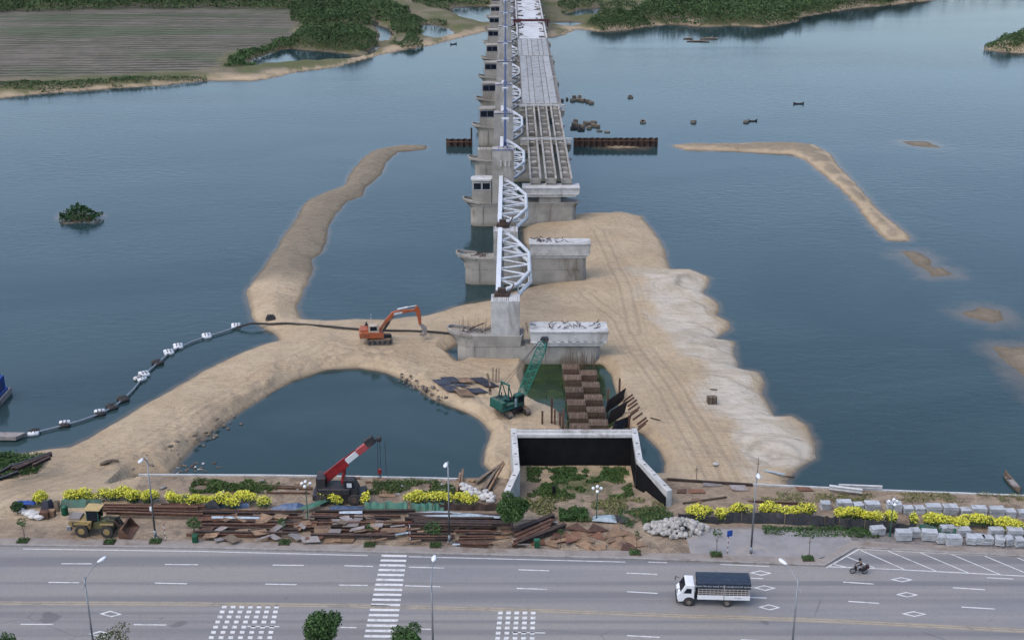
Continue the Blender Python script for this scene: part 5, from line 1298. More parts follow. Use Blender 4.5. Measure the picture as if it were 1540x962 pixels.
thicket([(870, 37), (900, 26), (935, 18), (955, 26), (985, 33), (960, 38), (925, 42), (890, 38)], 3.6, 3.2, 'green bushes on the right far sand bank')
thicket([(825, 0), (1000, -14), (1040, -22), (830, -20)], 4, 1.2, 'dark trees behind the bridge end', size=1.4)
thicket([(838, 4), (900, 2), (960, 6), (940, 14), (905, 10), (870, 12), (856, 22), (842, 18)], 2.6, 1.8, 'scattered bushes right of the bridge', gap=.05)
thicket([(620, 2), (735, 0), (735, 9), (690, 9), (660, 12)], 2.5, 1.6, 'bushes left of the bridge at the far shore', size=1.2)
thicket([(1478, 72), (1496, 62), (1540, 46), (1700, 10), (1760, 30), (1600, 60), (1540, 63), (1510, 74)], 4, 3, 'green wood on the islet at the right edge')
thicket([(1510, 66), (1560, 62), (1640, 64), (1560, 72), (1515, 72)], 1.2, 2, 'pale scrub on the islet at the right edge', grassdry, .8, gap=.1)
for pts in ([(-1500, -20), (440, -26), (440, -150), (-1500, -150)], [(470, -14), (735, -14), (735, -120), (470, -120)], [(800, -22), (2500, -32), (2500, -150), (800, -150)]):
    thicket(pts, 6, .045, 'wood beyond the far shore', size=4)
isl = thicket([(90, 328), (108, 320), (135, 320), (153, 329), (140, 335), (100, 335)], 3.0, 16, 'x', leafdk, .7, 0, -.5)
del isl['kind']; isl.name = 'islet_bush'; tag(isl, 'dark green bush covering the small islet in the left water', 'bush')

def tree(loc, H_, blobs, n_, size, leafm, label, cat='tree', name='tree', tr=.09, group=None, trunkm=bark, limbs=5):
    t = thing(name, loc, label, cat, group)
    ct = Vector(blobs[0][:3])
    b = B(); mid = Vector((ct.x*.5, ct.y*.5, ct.z*.55)); b.path([(0, 0, -.1), mid*.5+Vector((.04, 0, 0)), mid, ct*.9], [tr*1.25, tr, tr*.85, tr*.4], 7)
    for q in (blobs[:limbs] if len(blobs) > 1 else []):
        b.path([mid, (mid+Vector(q[:3]))/2+Vector((0, 0, -.1)), Vector(q[:3])], [tr*.6, tr*.4, tr*.15], 5)
    b.build('trunk', trunkm, t)
    V, F = leafquads(blobpts(n_, blobs), size); npmesh('crown', V, F, leafm, t); return t
def crown_blobs(z, r, k, sq=1.0):
    out = [(0, 0, z, r*.75, r*.75, r*.75*sq)]
    for i in range(k):
        a = 2*PI*i/k+random.uniform(-.3, .3); e = random.uniform(-.5, .8); rr = r*random.uniform(.32, .5)
        out.append((math.cos(a)*r*.6, math.sin(a)*r*.6, z+e*r*.75*sq, rr, rr, rr*.9))
    return out
def near_tree(px, py, r, n_, size, m, label, sq=1.0, k=10):
    Y = 98.2; z = Zat(py, Y); x = Xat(px, Y, z); tree((x, Y-0, RZ+.1), z, crown_blobs(z-RZ-.1, r, k, sq), n_, size, m, label, tr=.1)
near_tree(485, 944, 1.75, 5200, .24, leaf, 'dense round dark green tree at the near kerb left of the zebra crossing', 1.05)
near_tree(611, 963, 1.5, 4200, .2, leaf, 'green tree at the near kerb on the zebra crossing, partly cut off')
near_tree(168, 966, 1.8, 1100, .2, leafol, 'sparse olive tree at the near kerb beside the left street lamp', .9, 8)
near_tree(8, 968, 1.0, 1300, .2, leaf, 'small green tree in the bottom left corner')
q = P(770, 797, PD); tree(q, 3, crown_blobs(2.7, 1.85, 10, .8), 6500, .24, leaf, 'round dark green tree growing before the left abutment wing', tr=.12)
for px, py, h_, r, n_, lb in [(37, 812, 2.4, .55, 150, 'slender young tree at the far left of the kerb'), (293, 808, 1.9, .75, 420, 'young tree with drooping leaves above the left litter bin'), (426, 814, 2.6, .45, 160, 'slender young tree before the long rusty beams'),
                              (557, 819, 2.4, .35, 60, 'almost bare young tree beside the light plates'), (651, 819, 2.2, .95, 520, 'leafy young tree left of the middle far side street lamp'), (957, 829, 2.4, .3, 50, 'thin bare young tree between triangular plates and rubble'),
                              (843, 822, 2.0, .3, 60, 'thin young tree right of the right litter bin'), (1077, 833, 2.8, .5, 110, 'young tree with few leaves before the rubble heap'), (1216, 838, 3.0, .3, 35, 'bare young tree on the grey forecourt')]:
    tree(P(px, py, 3.12), h_, [(0, 0, h_*.95, r, r, r*.8), (r*.5, 0, h_*.8, r*.6, r*.6, r*.5), (-r*.5, .1, h_*.85, r*.6, r*.6, r*.5)], n_, .2, leaf, lb, tr=.035, group='young trees along the far kerb')
# yellow flowering shrubs
FS = [(65, 753, 28), (108, 750, 26), (128, 750, 30), (160, 747, 26), (180, 747, 34), (207, 750, 30), (226, 750, 28), (262, 754, 24), (285, 756, 22), (305, 756, 26), (328, 755, 26), (350, 757, 22), (368, 752, 34), (398, 757, 18), (487, 750, 22), (505, 756, 18), (549, 754, 14),
      (626, 752, 30), (648, 753, 34), (670, 753, 26), (692, 755, 26), (710, 757, 16), (1040, 770, 26), (1060, 776, 30), (1090, 778, 26), (1117, 769, 32), (1162, 770, 34), (1188, 773, 26), (1216, 772, 30), (1268, 777, 28), (1290, 777, 30), (1312, 781, 26), (1333, 783, 24), (1368, 785, 18),
      (1396, 785, 30), (1412, 787, 34), (1440, 790, 24), (1460, 786, 30), (1480, 788, 34), (1508, 794, 26), (1528, 795, 28), (1548, 797, 28)]
onames = ['first', 'second', 'third', 'fourth', 'fifth', 'sixth', 'seventh', 'eighth', 'ninth', 'tenth', 'eleventh', 'twelfth', 'thirteenth', 'fourteenth', 'fifteenth', 'sixteenth', 'seventeenth', 'eighteenth', 'nineteenth', 'twentieth', 'twenty first', 'twenty second']
for i, (px, py, w_) in enumerate(FS):
    q = P(px, py+5, PD); r = w_/13.2*.56; left = i < 22; j = i if left else i-22
    where = 'left of the abutment' if left else 'right of the abutment'
    t = thing('flowering_shrub', (q.x, q.y, PD-.02), '%s yellow flowering shrub from the left in the row %s' % (onames[j], where), 'shrub', 'yellow flowering shrubs')
    k = 4; bl = [(random.uniform(-.6, .6)*r, random.uniform(-.3, .3), .72+random.uniform(-.2, .45), r*random.uniform(.45, .75), .6, random.uniform(.42, .68)) for _ in range(k)]
    B().path([(0, 0, -.1), (.05, 0, .3), (0, .05, .7)], [.05, .04, .02], 5).build('stem', bark, t)
    V, F = leafquads(blobpts(int(420*r), [(a, b_, c-.12, d*.95, e, f_) for a, b_, c, d, e, f_ in bl]), .2); npmesh('foliage', V, F, leaf, t)
    yel = 1.0 if (i % 5 != 3) else .55
    pts_ = blobpts(int(760*r*yel), [(a, b_, c+.16, d, e, f_*.85) for a, b_, c, d, e, f_ in bl]); pts_ = pts_[pts_[:, 2] > .45]
    V, F = leafquads(pts_, .2); npmesh('blossom', V, F, blossom, t)
# grass and weeds on the building site
def weeds(pts, z, n_, size, m, label, h_=.3, gap=.0):
    pg = poly(pts, z); x, y, d = in_poly(pg, n_); cl = fbm(x*.5, y*.5, 4, 91)
    k = (d > -.2) & (cl > -.02+gap-.1); x, y, cl = x[k], y[k], cl[k]; zz = height(x, y)
    V, F = leafquads(np.stack([x, y, np.maximum(zz, 0)+rng.uniform(.02, 1, len(x))*h_*(1+cl*2)], 1), size); o_ = npmesh('grass', V, F, m); o_['kind'] = 'stuff'; o_['label'] = label
weeds([(792, 703), (850, 700), (945, 703), (950, 742), (900, 756), (850, 752), (800, 746)], 2.4, 13000, .24, grassl, 'weeds inside the abutment', .22, .08)
weeds([(808, 702), (930, 702), (920, 718), (860, 722), (840, 738), (815, 730)], 2.3, 7000, .22, leaf, 'green creepers near the abutment back wall', .22, .05)
weeds([(790, 750), (960, 748), (1000, 770), (960, 785), (900, 785), (800, 765)], 3, 8000, .24, grassdry, 'dry grass before the abutment', .3, .08)
weeds([(840, 768), (880, 768), (885, 785), (850, 785)], 3, 2600, .25, leaf, 'bush-like weeds by the globe lamp', .9, -.3)
weeds([(930, 770), (985, 768), (1015, 788), (960, 795)], 3, 2600, .22, leaf, 'weeds left of the rubble heap', .5, .02)
weeds([(290, 726), (350, 722), (420, 727), (415, 742), (385, 742), (300, 738)], 3, 5200, .22, grassl, 'grass behind the flowers at left', .3, .06)
weeds([(545, 728), (660, 724), (700, 735), (620, 744), (560, 742)], 3, 5000, .22, grassl, 'weeds behind the green tarpaulin', .35, .1)
weeds([(-40, 676), (0, 676), (35, 690), (62, 692), (60, 703), (20, 712), (-40, 724)], 1.5, 9000, .3, leaf, 'lush grass on the left bank', .7, -.1)
weeds([(1145, 792), (1245, 792), (1320, 803), (1320, 808), (1240, 803), (1150, 797)], 3.1, 3500, .22, leaf, 'weeds at the foot of the black fence', .35, -.05)
weeds([(1130, 742), (1540, 748), (1540, 756), (1240, 752), (1130, 750)], 3, 5000, .2, grassdry, 'thin grass along the right seawall', .2, .12)
for i, (px, py, nm) in enumerate([(35, 813, 'farthest left on the kerb'), (165, 815, 'under the wheel loader bucket'), (234, 814, 'around the lamp by the loader'), (428, 816, 'before the long beams'), (556, 819, 'left of the striped post'), (655, 820, 'left of the middle lamp'),
                                  (955, 831, 'left of the rubble heap'), (1077, 834, 'beside the small blue sign'), (1215, 840, 'on the grey forecourt')]):
    q = P(px, py, 3.2); t = thing('planter_pit', (q.x, q.y, 3.2), 'square planting pit with green grass, '+nm, 'planting pit', 'square planting pits along the kerb')
    B().box((0, 0, 0), (1.25, 1.1, .03)).build('soil', rustdk if i in (1,) else mat('soil', (.1, .08, .055), (.07, .055, .04), .95, 4), t)
    x = rng.uniform(-.58, .58, 260); y = rng.uniform(-.5, .5, 260); V, F = leafquads(np.stack([x, y, rng.uniform(.03, .25, 260)], 1), .16); npmesh('turf', V, F, leaf, t)

# ------------------------------------------------------------------ formwork steps in the pit
def step_block():
    t = thing('formwork_block', (0, 0, 0), 'x', 'formwork block', 'stepped formwork blocks in the pit')
    B().box((0, 0, -1.6), (2.35, 1.9, 3.0)).build('core', concrete_dark, t)
    B().box((0, 0, 1.4), (2.5, 2.0, .12)).box((0, -1.02, -1), (2.5, .06, 2.3)).build('deck_board', mat('straw_board', (.22, .17, .12), (.15, .11, .08), .9, 3, dirt=(.1, .065, .045), var=.15), t)
    b = B()
    for i in range(13): b.bar((-1.15+i*.19, -1.08, -1.0), (-1.15+i*.19+random.uniform(-.05, .05), -1.1, 1.9+random.uniform(-.1, .5)), .045, .045)
    for i in range(8): b.bar((-1.1+i*.31, -.9, 1.56), (-1.1+i*.31, .9, 1.58), .04, .04)
    for i in range(7): b.bar((-1.1+i*.36, .8, 1.4), (-1.1+i*.36+random.uniform(-.1, .1), .8, 2.2+random.uniform(0, .6)), .04, .04)
    for z in (.2, 1.0): b.bar((-1.2, -1.14, z), (1.2, -1.14, z), .05, .05)
    b.build('rebar', rust, t); return t
SB = None
for col, (rows, x0, x1) in enumerate((([553, 568, 586.5, 606, 625.5, 643], 858, 872), ([560, 579, 597, 616, 636], 884.5, 900))):
    for i, py in enumerate(rows):
        q = P(x0+(x1-x0)*i/(len(rows)-1), py, 1.4)
        if SB is None: SB = g = step_block()
        else: g = copy_tree(SB)
        g.location = (q.x, q.y, random.uniform(-.15, .1)); g['label'] = 'rebar formwork block, %s from the nearest pier in the %s row' % (ordn[i] if i else 'first', ('left', 'right')[col]); g['category'] = 'formwork block'
b = B()
for i in range(26): x = Xat(random.uniform(858, 896), 172.5, 1.5); y = random.uniform(170.5, 174); b.bar((x, y, 1.2), (x+random.uniform(-.15, .15), y, random.uniform(2.6, 4.2)), .05, .05)
for o in build_each(b, 'rebar', rust): tag(o, 'rusty rebar rod standing behind the formwork blocks at the nearest pier', 'rebar', 'rebar rods at the nearest pier')
# driven piles around the pit
def pile(px, py0, py1, label, z0=0, w_=.26, m=rust, lean=0):
    q = P(px, py0, z0); z1 = Zat(py1, q.y); tag(B().bar((0, 0, -1), (lean, 0, z1-z0), w_, w_).build('steel_pile', m, loc=q), label, 'pile', 'steel piles driven around the green pit')
for a in [(829.5, 648, 598, 'tallest dark pile left of the steps, behind the white cap beam'), (815.5, 649, 618, 'short pile farthest left behind the white cap beam'), (834, 649, 615, 'pile right beside the tallest dark one'),
          (842, 649, 620, 'pile between the dark one and the steps'), (846.5, 650, 616, 'pale brown pile left of the steps'), (914, 612, 584, 'dark pile in the water right of the steps'), (931, 603, 569, 'tallest rusty pile at the black sheets'), (937, 608, 586, 'short rusty pile right of the tallest rusty one'),
          (945.5, 652, 624, 'dark pile at the right end of the white cap beam')]: pile(*a)
for i, (px, py) in enumerate([(852, 640), (857, 645), (850, 648), (864, 648), (822, 652)]):
    pile(px, py+8, py-8, 'short wooden stake between the steps and the cap beam', .5, .16, wood)
b = B()
for i, (px, py) in enumerate([(938, 603), (940, 607), (944, 611), (945, 616), (948, 622), (946, 626), (952, 631), (958, 638), (960, 642), (957, 647)]):
    q = P(px, py, 1.6); b.bar(q, q+Vector((1.25, .55, .75)), .17, .2)
for o in build_each(b, 'steel_beam', rust): tag(o, 'short rusty beam sticking out to the right of the black sheets', 'beam', 'beams sticking out beside the black sheets')
for i, (x0, y0, x1, y1, h_) in enumerate([(909, 622, 936, 603, 1.9), (912, 640, 938, 624, 2.0), (918, 652, 944, 642, 1.6)]):
    a = P(x0, y0, .6); c = P(x1, y1, .8); o = B().loft([[a, a+Vector((.06, .03, 0)), a+Vector((.5, .3, h_)), a+Vector((.44, .27, h_))], [c, c+Vector((.06, .03, 0)), c+Vector((.5, .3, h_)), c+Vector((.44, .27, h_))]]).build('black_sheet', navysheet)
    tag(o, 'dark sheet leaning right of the formwork steps, %s one' % ('farthest', 'middle', 'nearest')[i], 'sheet')
# ------------------------------------------------------------------ loose plates, beams, sacks
def plate(px, py, w_, d_, rz, m, label, group, z=None, sx=0, tilt=.05, name='steel_plate', th=.05, tri=False):
    q = on(px, py, 1) if z is None else P(px, py, z)
    if tri: b = B().prism([(-w_/2, -d_/2), (w_/2, -d_/2), (random.uniform(-w_/4, w_/4), d_/2)], 0, th)
    else: b = B().prism([(-w_/2-sx/2, -d_/2), (w_/2-sx/2, -d_/2), (w_/2+sx/2, d_/2), (-w_/2+sx/2, d_/2)], 0, th)
    o_ = b.build(name, m, loc=(q.x, q.y, q.z+.06)); o_.rotation_euler = (random.uniform(-tilt, tilt), random.uniform(-tilt, tilt), rz)
    return tag(o_, label, 'plate' if 'plate' in name else 'sheet', group)
for px, py, m, lb in [(665, 577, navysheet, 'dark blue sheet farthest left by the pond edge'), (678, 573.5, navysheet, 'dark blue sheet touching the leftmost one'), (698, 574, plate_tan, 'tan sheet farther from the camera among the dark ones'), (722, 574, navysheet, 'black sheet farthest right in the far row'),
                      (734, 580, navysheet, 'black sheet nearest to the four leaning wooden piles'), (693, 581.5, navysheet, 'narrow black sheet in the centre of the group'), (678, 586.5, navysheet, 'dark sheet overhanging the pond rim'), (698, 593, plate_tan, 'tan sheet nearest to the pond'), (717, 590, navysheet, 'black sheet nearest to the worker')]:
    plate(px, py, 2.0 if 'narrow' not in lb else 1.7, 1.9 if 'narrow' not in lb else 1.0, random.uniform(-.1, .1), m, lb, 'sheets on the sand beside the green crane', sx=-1.1, name='metal_sheet', tilt=.06).location.z += .22
for px, py in ((741, 568), (746, 569), (750, 569), (738, 577)):
    q = on(px, py+6, 1); o = B().bar((0, 0, .1), (-.5 if px < 740 else .05, .8, 1.9), .2, .2).build('wooden_pile', wood, loc=q); tag(o, 'wooden post leaning by the black sheets behind the green crane', 'post', 'leaning wooden posts by the black sheets')
for px, py, w_, d_, m, lb in [(315, 780, 2.0, 1.0, rustred, 'red rusty plate on the beams, leftmost'), (338, 780, 2.1, 1.0, rustred, 'red rusty plate on the beams, second from left'), (372, 781, 2.6, 1.0, rust, 'brown plate on the beams, third from left'), (401, 781.5, 2.3, .9, plate_tan, 'tan brown plate on the beams, fourth from left'),
                              (462, 789, 2.1, 1.4, rustred, 'red plate left of the orange one'), (485, 797, 1.8, 1.6, plate_tan, 'orange brown plate leaning below the red crane'), (507, 785, 1.1, 1.2, greyplate, 'small grey plate right of the orange one'), (529, 787, 1.7, 1.6, greyplate, 'pale grey plate stack below the crane'),
                              (539, 777, 1.0, 1.3, greyplate, 'small pale plate above the grey stack'), (504, 799, 1.3, .9, greyplate, 'grey triangular scrap left of the zebra crossing'), (472, 811, 1.9, 1.1, plate_tan, 'brown plate lying flat at the kerb, leftmost of three'), (500, 812, 1.8, 1.1, plate_tan, 'brown plate lying flat at the kerb, middle of three'),
                              (520, 812, 1.9, 1.2, plate_tan, 'brown plate lying flat at the kerb, rightmost of three'), (567, 788, 1.4, 1.3, greyplate, 'pale grey plate framed by beams'), (592, 798, 2.8, 1.0, plate_tan, 'ochre plate on the beams behind the zebra crossing'), (413, 808, 1.3, .8, rustred, 'red grating lying before the beams'),
                              (352, 741, 2.2, 1.3, rustred, 'red slatted plate behind the flowers'), (374, 741, 1.4, 1.2, plate_tan, 'tan plate beside the red slatted one'), (583, 743, 2.0, 1.4, plate_tan, 'tan plate behind the green tarpaulin'), (570, 722, 1.4, 1.3, plate_tan, 'square tan plate leaning on the seawall'),
                              (533, 718, 1.3, 1.0, rust, 'brown plate leaning on the seawall beside the crane'), (1071, 729, 2.2, .9, greyplate, 'pale plate behind the right wing wall'), (1111, 734, 1.9, 1.3, greyplate, 'grey tilted plate near the sheet pile wall'), (1209, 735, 1.6, 1.2, rustred, 'red lattice panel at the seawall'),
                              (1025, 739, 1.1, .9, rust, 'small rusty grating nearest to the right wing wall'), (1048, 739, 1.8, .9, rustred, 'rusty red grating right of the wing wall'), (1048, 753, 1.2, .9, plate_tan, 'tan plate below the red grating')]:
    plate(px, py, w_, d_, random.uniform(-.2, .2), m, lb, 'steel plates on the building site', z=3.35 if py > 770 and py < 800 and px < 600 else 3.02, sx=random.uniform(-.4, .4))
for i in range(20):
    px = 832+i*6.3+random.uniform(-4, 4); py = random.choice([795, 801, 808, 815, 821])+random.uniform(-2, 2)
    plate(px, py, random.uniform(1.9, 3.1), random.uniform(1.5, 2.6), random.uniform(-.7, .7), random.choice([plate_tan, rustred, plate_tan, plate_tan, rust]), 'weathered triangular steel plate in the heap right of the litter bin', 'triangular steel plates', z=3.03+random.random()*.15, tilt=.12, tri=True)
for i in range(14):
    px = 560+i*19+random.uniform(-6, 6); py = random.choice([800, 808, 816])
    if 600 < px < 620: continue
    plate(px, py, random.uniform(1, 2.2), random.uniform(.6, 1.2), random.uniform(-.5, .5), random.choice([plate_tan, greyplate, rust, rustred, plate_tan]), 'loose weathered plate between the zebra crossing and the right litter bin', 'loose plates near the kerb', z=3.02, tilt=.05)
for i in range(46):
    px = random.uniform(300, 600); py = random.uniform(774, 812)
    if abs(px-485) < 12: continue
    plate(px, py, random.uniform(.8, 2.0), random.uniform(.4, 1.3), random.uniform(-.9, .9), random.choice([plate_tan, greyplate, rust, rustred, plate_tan, wood]), 'scrap plate scattered over the beams below and left of the red crane', 'scrap plates on the beams', z=3.25+random.random()*.25, tilt=.15, sx=random.uniform(-.4, .4))
for i in range(26):
    px = random.uniform(560, 830); py = random.uniform(776, 818); q = P(px, py, 3.35)
    o = B().bar((-random.uniform(.6, 1.4), -.2, 0), (random.uniform(.6, 1.4), random.uniform(-.5, .5), .1), random.uniform(.12, .3), .06).build('plank', random.choice([wood, greyplate, plate_tan, tarpw]), loc=q)
    tag(o, 'loose plank lying on the scrap between the zebra crossing and the litter bin', 'plank', 'loose planks on the scrap')
def beams(rows, label, group, m=(rust, rustdk, rust), zb=0, jit=.02, th=.26):
    for (x0, y0, x1, y1) in rows:
        lift = zb+random.uniform(0, .25); dx_ = random.uniform(-9, 9) if abs(x1-x0) > 45 else 0; dv_ = random.uniform(-1.1, 1.1) if abs(x1-x0) > 45 else 0
        x0 += dx_*.6; x1 += dx_; y1 += dv_
        a = P(x0, y0, 3.05+lift); c = P(x1, y1, 3.05+lift+random.uniform(-jit, jit)*3); c.z = 3.05+lift
        mid = (a+c)/2; w_ = random.uniform(.8, 1.3)*th; h_ = w_*.9; b = B(); d_ = (c-a)/2; b.bar(-d_+Vector((0, 0, 0)), d_, w_, .05).bar(-d_+Vector((0, 0, h_)), d_+Vector((0, 0, h_)), w_, .05).bar(-d_+Vector((0, 0, h_/2)), d_+Vector((0, 0, h_/2)), .06, h_-.04)
        o_ = b.build('steel_beam', random.choice(m), loc=mid); tag(o_, label, 'beam', group)
beams([(150, 760, 300, 762), (148, 764, 300, 766), (152, 768, 300, 771), (158, 772.5, 302, 774.5), (240, 759, 305, 762)], 'very long rusty beam stacked between the wheel loader and the flowers', 'long beams behind the wheel loader', zb=.2)
beams([(300, 769, 452, 771), (305, 772, 450, 775), (296, 777, 452, 780), (290, 784, 450, 788), (300, 790, 450, 792), (300, 794, 452, 797), (285, 801, 440, 803), (286, 805, 420, 807)], 'long rusty beam in the rows left of the red crane', 'long beams left of the red crane', zb=.05)
beams([(455+random.uniform(-5, 20), y, 560+random.uniform(-10, 60), y+random.uniform(-1, 2)) for y in (771, 774, 777, 780, 784, 788, 793, 799, 806)], 'dark rusty beam under the plates below the red crane', 'beams below the red crane', (rustdk, rust))
beams([(612+random.uniform(0, 10), y, 762+random.uniform(-15, 8), y+1.5+random.uniform(-1, 1)) for y in (776, 779, 782, 785, 788, 791)], 'long dark rusty beam in the high stack behind the middle lamp', 'long beams behind the middle lamp', (rustdk,), zb=.3, th=.32)
beams([(614+x, y, 614+x+ln, y+random.uniform(-.5, 1)) for y in (796, 800, 804, 808, 812) for x, ln in ((0, 62), (70+random.uniform(0, 12), 55))]+[(690, 817, 740, 817.5), (692, 820, 735, 821)], 'short dark rusty beam in the low rows before the middle stack', 'short beams by the middle lamp', (rustdk, rust))
beams([(770+random.uniform(0, 8), 800+i*3.2, 842+random.uniform(-12, 8), 776+i*2.6) for i in range(8)], 'rusty pile section lying slanted right of the round tree', 'slanted sections right of the round tree', (rust, rustdk), th=.36)
beams([(395, 729, 470, 734), (405, 733, 470, 737), (405, 741, 470, 742), (1030, 757, 1098, 747), (1120, 753, 1215, 757), (1136, 754, 1215, 758)], 'thin rusty bar lying alone on the bare soil', 'thin bars on the bare soil', (rust, wood), th=.14)
beams([(693, 739, 696, 707), (687, 740, 692, 712)], 'rusty girder piece leaning beside the white sacks', 'girder pieces beside the sacks', (plate_tan,), zb=.1)
beams([(717, 727, 752, 700), (722, 739, 757, 695), (733, 741, 758, 697), (716, 726, 748, 704), (728, 738, 744, 712)], 'long brown pile section slanting from the sacks to the sand', 'slanting sections left of the abutment', (wood, plate_tan), zb=.1)
for a, c in (((0, 712), (22, 700)), ((14, 707), (72, 685)), ((18, 703), (76, 682)), ((24, 708), (74, 688)), ((0, 722), (28, 712)), ((50, 702), (76, 690))):
    beams([(a[0], a[1], c[0], c[1])], 'black pipe section lying on the left bank grass', 'black pipe sections on the left bank', (darkm, rustdk), th=.3)
# long white posts on the seawall
for (x0, y0, x1, y1, lb) in [(1256, 731.5, 1318, 734, 'upper of two white posts on the seawall'), (1252, 734, 1305, 741, 'lower of two white posts on the seawall')]:
    beams([(x0, y0, x1, y1)], lb, None, (concrete_pale,), zb=.25, th=.35)
def blob(m, label, cat, name, p, r, sq, group=None, seed=None):
    b = B(); n_ = 8; rings = []
    for i in range(1, 6):
        t = PI*i/6; rings.append([(math.sin(t)*math.cos(2*PI*k/n_)*r*sq[0]*random.uniform(.78, 1.15), math.sin(t)*math.sin(2*PI*k/n_)*r*sq[1]*random.uniform(.78, 1.15), -math.cos(t)*r*sq[2]) for k in range(n_)])
    b.loft(rings); o_ = b.build(name, m, loc=p); return tag(o_, label, cat, group)
src = [blob(stone, 'pale angular stone in the rubble heap by the small blue sign', 'stone', 'stone', (0, 0, 0), .34, (1, .9, .75), 'stones of the rubble heap') for _ in range(7)]
n0 = 0
for i in range(210):
    a = random.uniform(0, 2*PI); rr = math.sqrt(random.random()); c = P(1017, 796, 3.1)
    x = c.x+math.cos(a)*rr*3.5; y = c.y+math.sin(a)*rr*1.75; z = 3.15+1.25*(1-rr)**.8*random.uniform(.75, 1)
    o = src[i] if i < 7 else src[i % 7].copy()
    if i >= 7: C.objects.link(o)
    o.location = (x, y, z); o.rotation_euler = (random.uniform(-1, 1), random.uniform(-1, 1), random.uniform(0, 6)); s = random.uniform(.6, 1.25); o.scale = (s, s, s)
brs = [blob(mat('dark_stone', (.2, .165, .13), (.12, .1, .08), .95, 3, var=.3), 'dark earthy stone on the slope of the sand causeway', 'stone', 'stone', (0, 0, 0), .3, (1, .8, .6), 'stones on the causeway slopes') for _ in range(5)]
k = 0
while k < 95:
    if random.random() < .55: t_ = random.random(); px = 222+t_*130+random.gauss(0, 12); py = 700-t_*68+random.gauss(0, 6)
    else: t_ = random.random(); px = 600+t_*75+random.gauss(0, 5); py = 566+t_*38+random.gauss(0, 4)
    q = on(px, py, 1)
    if q.z < .05: k += 1; 
    o = brs[k] if k < 5 else brs[k % 5].copy()
    if k >= 5: C.objects.link(o)
    o.location = (q.x, q.y, q.z+.05); o.rotation_euler = (0, 0, random.uniform(0, 6)); s = random.uniform(.4, 1.4); o.scale = (s, s, s*.8); k += 1
for i in range(30):
    px = 692+random.random()*52; py = 735+(px-692)*.35+random.gauss(0, 3.5); q = P(px, py, 3.1)
    blob(sackw, 'white filled sack in the pile left of the round tree', 'sack', 'sack', (q.x, q.y, 3.15+random.random()*.35), .5, (1, .65, .5), 'white sacks left of the round tree').rotation_euler = (0, 0, random.uniform(0, 3))
# concrete slab stacks
def slab_stack(w_, d_, n_, name='slab_stack'):
    t = thing('slab_stack', (0, 0, 0), 'x', 'slab stack', 'stacks of pale concrete slabs')
    m = mat('block_concrete', (.47, .49, .51), (.36, .38, .4), .8, 1.5, dirt=(.27, .27, .265), var=.07)
    for i in range(n_):
        B().box((random.uniform(-.04, .04), random.uniform(-.04, .04), i*.21+.02), (w_, d_, .165), random.uniform(-.02, .02)).build('slab', m, t, bevel=.01)
    return t
protos = [slab_stack(1.62, .95, 5), slab_stack(1.05, .95, 4), slab_stack(1.5, .9, 4)]
used = [False]*3
def put_stack(px, py, kind, rz, label):
    q = P(px, py, PD); g = protos[kind] if not used[kind] else copy_tree(protos[kind]); used[kind] = True
    g.location = (q.x, q.y, PD+(.08 if py > 790 else 0)); g.rotation_euler = (0, 0, rz); g['label'] = label; g['category'] = 'slab stack'
r1 = [(1241, 764, 1), (1269, 765, 0), (1290, 766, 1), (1311, 767, 0), (1344, 768, 0), (1365, 771, 1), (1382, 771, 1), (1403, 771, 0), (1428, 772, 0), (1451, 774, 1), (1471, 774, 0), (1498, 775, 0), (1518, 776, 1), (1537, 777, 1), (1558, 778, 0)]
for i, (px, py, k_) in enumerate(r1): put_stack(px, py, k_, random.uniform(-.06, .06), 'pale slab stack, %s from the left in the back row near the seawall' % onames[i])
r2 = [(1319, 803, 2, .15), (1358, 811, 0, 0), (1375, 806, 1, .1), (1397, 811, 0, -.12), (1415, 815, 1, 0), (1433, 819, 0, 0), (1424, 802, 2, 0), (1447, 805, 2, .1), (1459, 816, 1, 1.35), (1472, 816, 1, 1.4), (1484, 817, 1, 0), (1497, 805, 2, .1), (1502, 818, 1, 1.3), (1516, 818, 1, .3), (1531, 820, 1, .2), (1525, 808, 0, -.1), (1548, 821, 1, .3), (1552, 809, 0, 0)]
for i, (px, py, k_, rz) in enumerate(sorted(r2)): put_stack(px, py, k_, rz, 'pale slab stack, %s from the left in the front row by the bay' % onames[i])
# fences of fabric
def ffence(pts, h_, m, label, name='fabric_fence', z=PD, lean=.12, post=True):
    q = [P(a, c, z) for a, c in pts]; t = thing(name, q[0], label, 'fence'); b = B(); n_ = 6; rings = []; q2 = []
    for a, c in zip(q[:-1], q[1:]):
        for i in range(n_): q2.append(a.lerp(c, i/n_))
    q2.append(q[-1])
    for i, p_ in enumerate(q2):
        p_ = p_-q[0]; dy = random.uniform(-.1, .1); hh_ = h_*random.uniform(.82, 1.08)
        rings.append([(p_.x, p_.y+dy, 0), (p_.x, p_.y+dy+.04, 0), (p_.x, p_.y+lean+.04+dy*2, hh_), (p_.x, p_.y+lean+dy*2, hh_)])
    b.loft(rings).build('fabric', m, t)
    if post:
        for p_ in q: B().bar(p_-q[0]+Vector((0, .1, 0)), p_-q[0]+Vector((0, .12, h_+.15)), .07, .07).build('post', wood, t)
    return t
ffence([(1080, 787), (1115, 786), (1180, 788), (1240, 791), (1262, 793)], 1.15, blackf, 'black fabric fence under the flowers before the grey forecourt', lean=.35)
ffence([(1262, 794), (1300, 797), (1340, 801), (1378, 803)], 1.15, blackf, 'black fabric fence under the flowers behind the front slab stacks', lean=.3)
ffence([(1020, 782), (1055, 785), (1080, 788)], .8, blackf, 'short black fabric fence behind the rubble heap')
ffence([(1382, 797), (1410, 805), (1440, 806)], .9, tarpg, 'dark green fabric fence behind the front slab stacks')
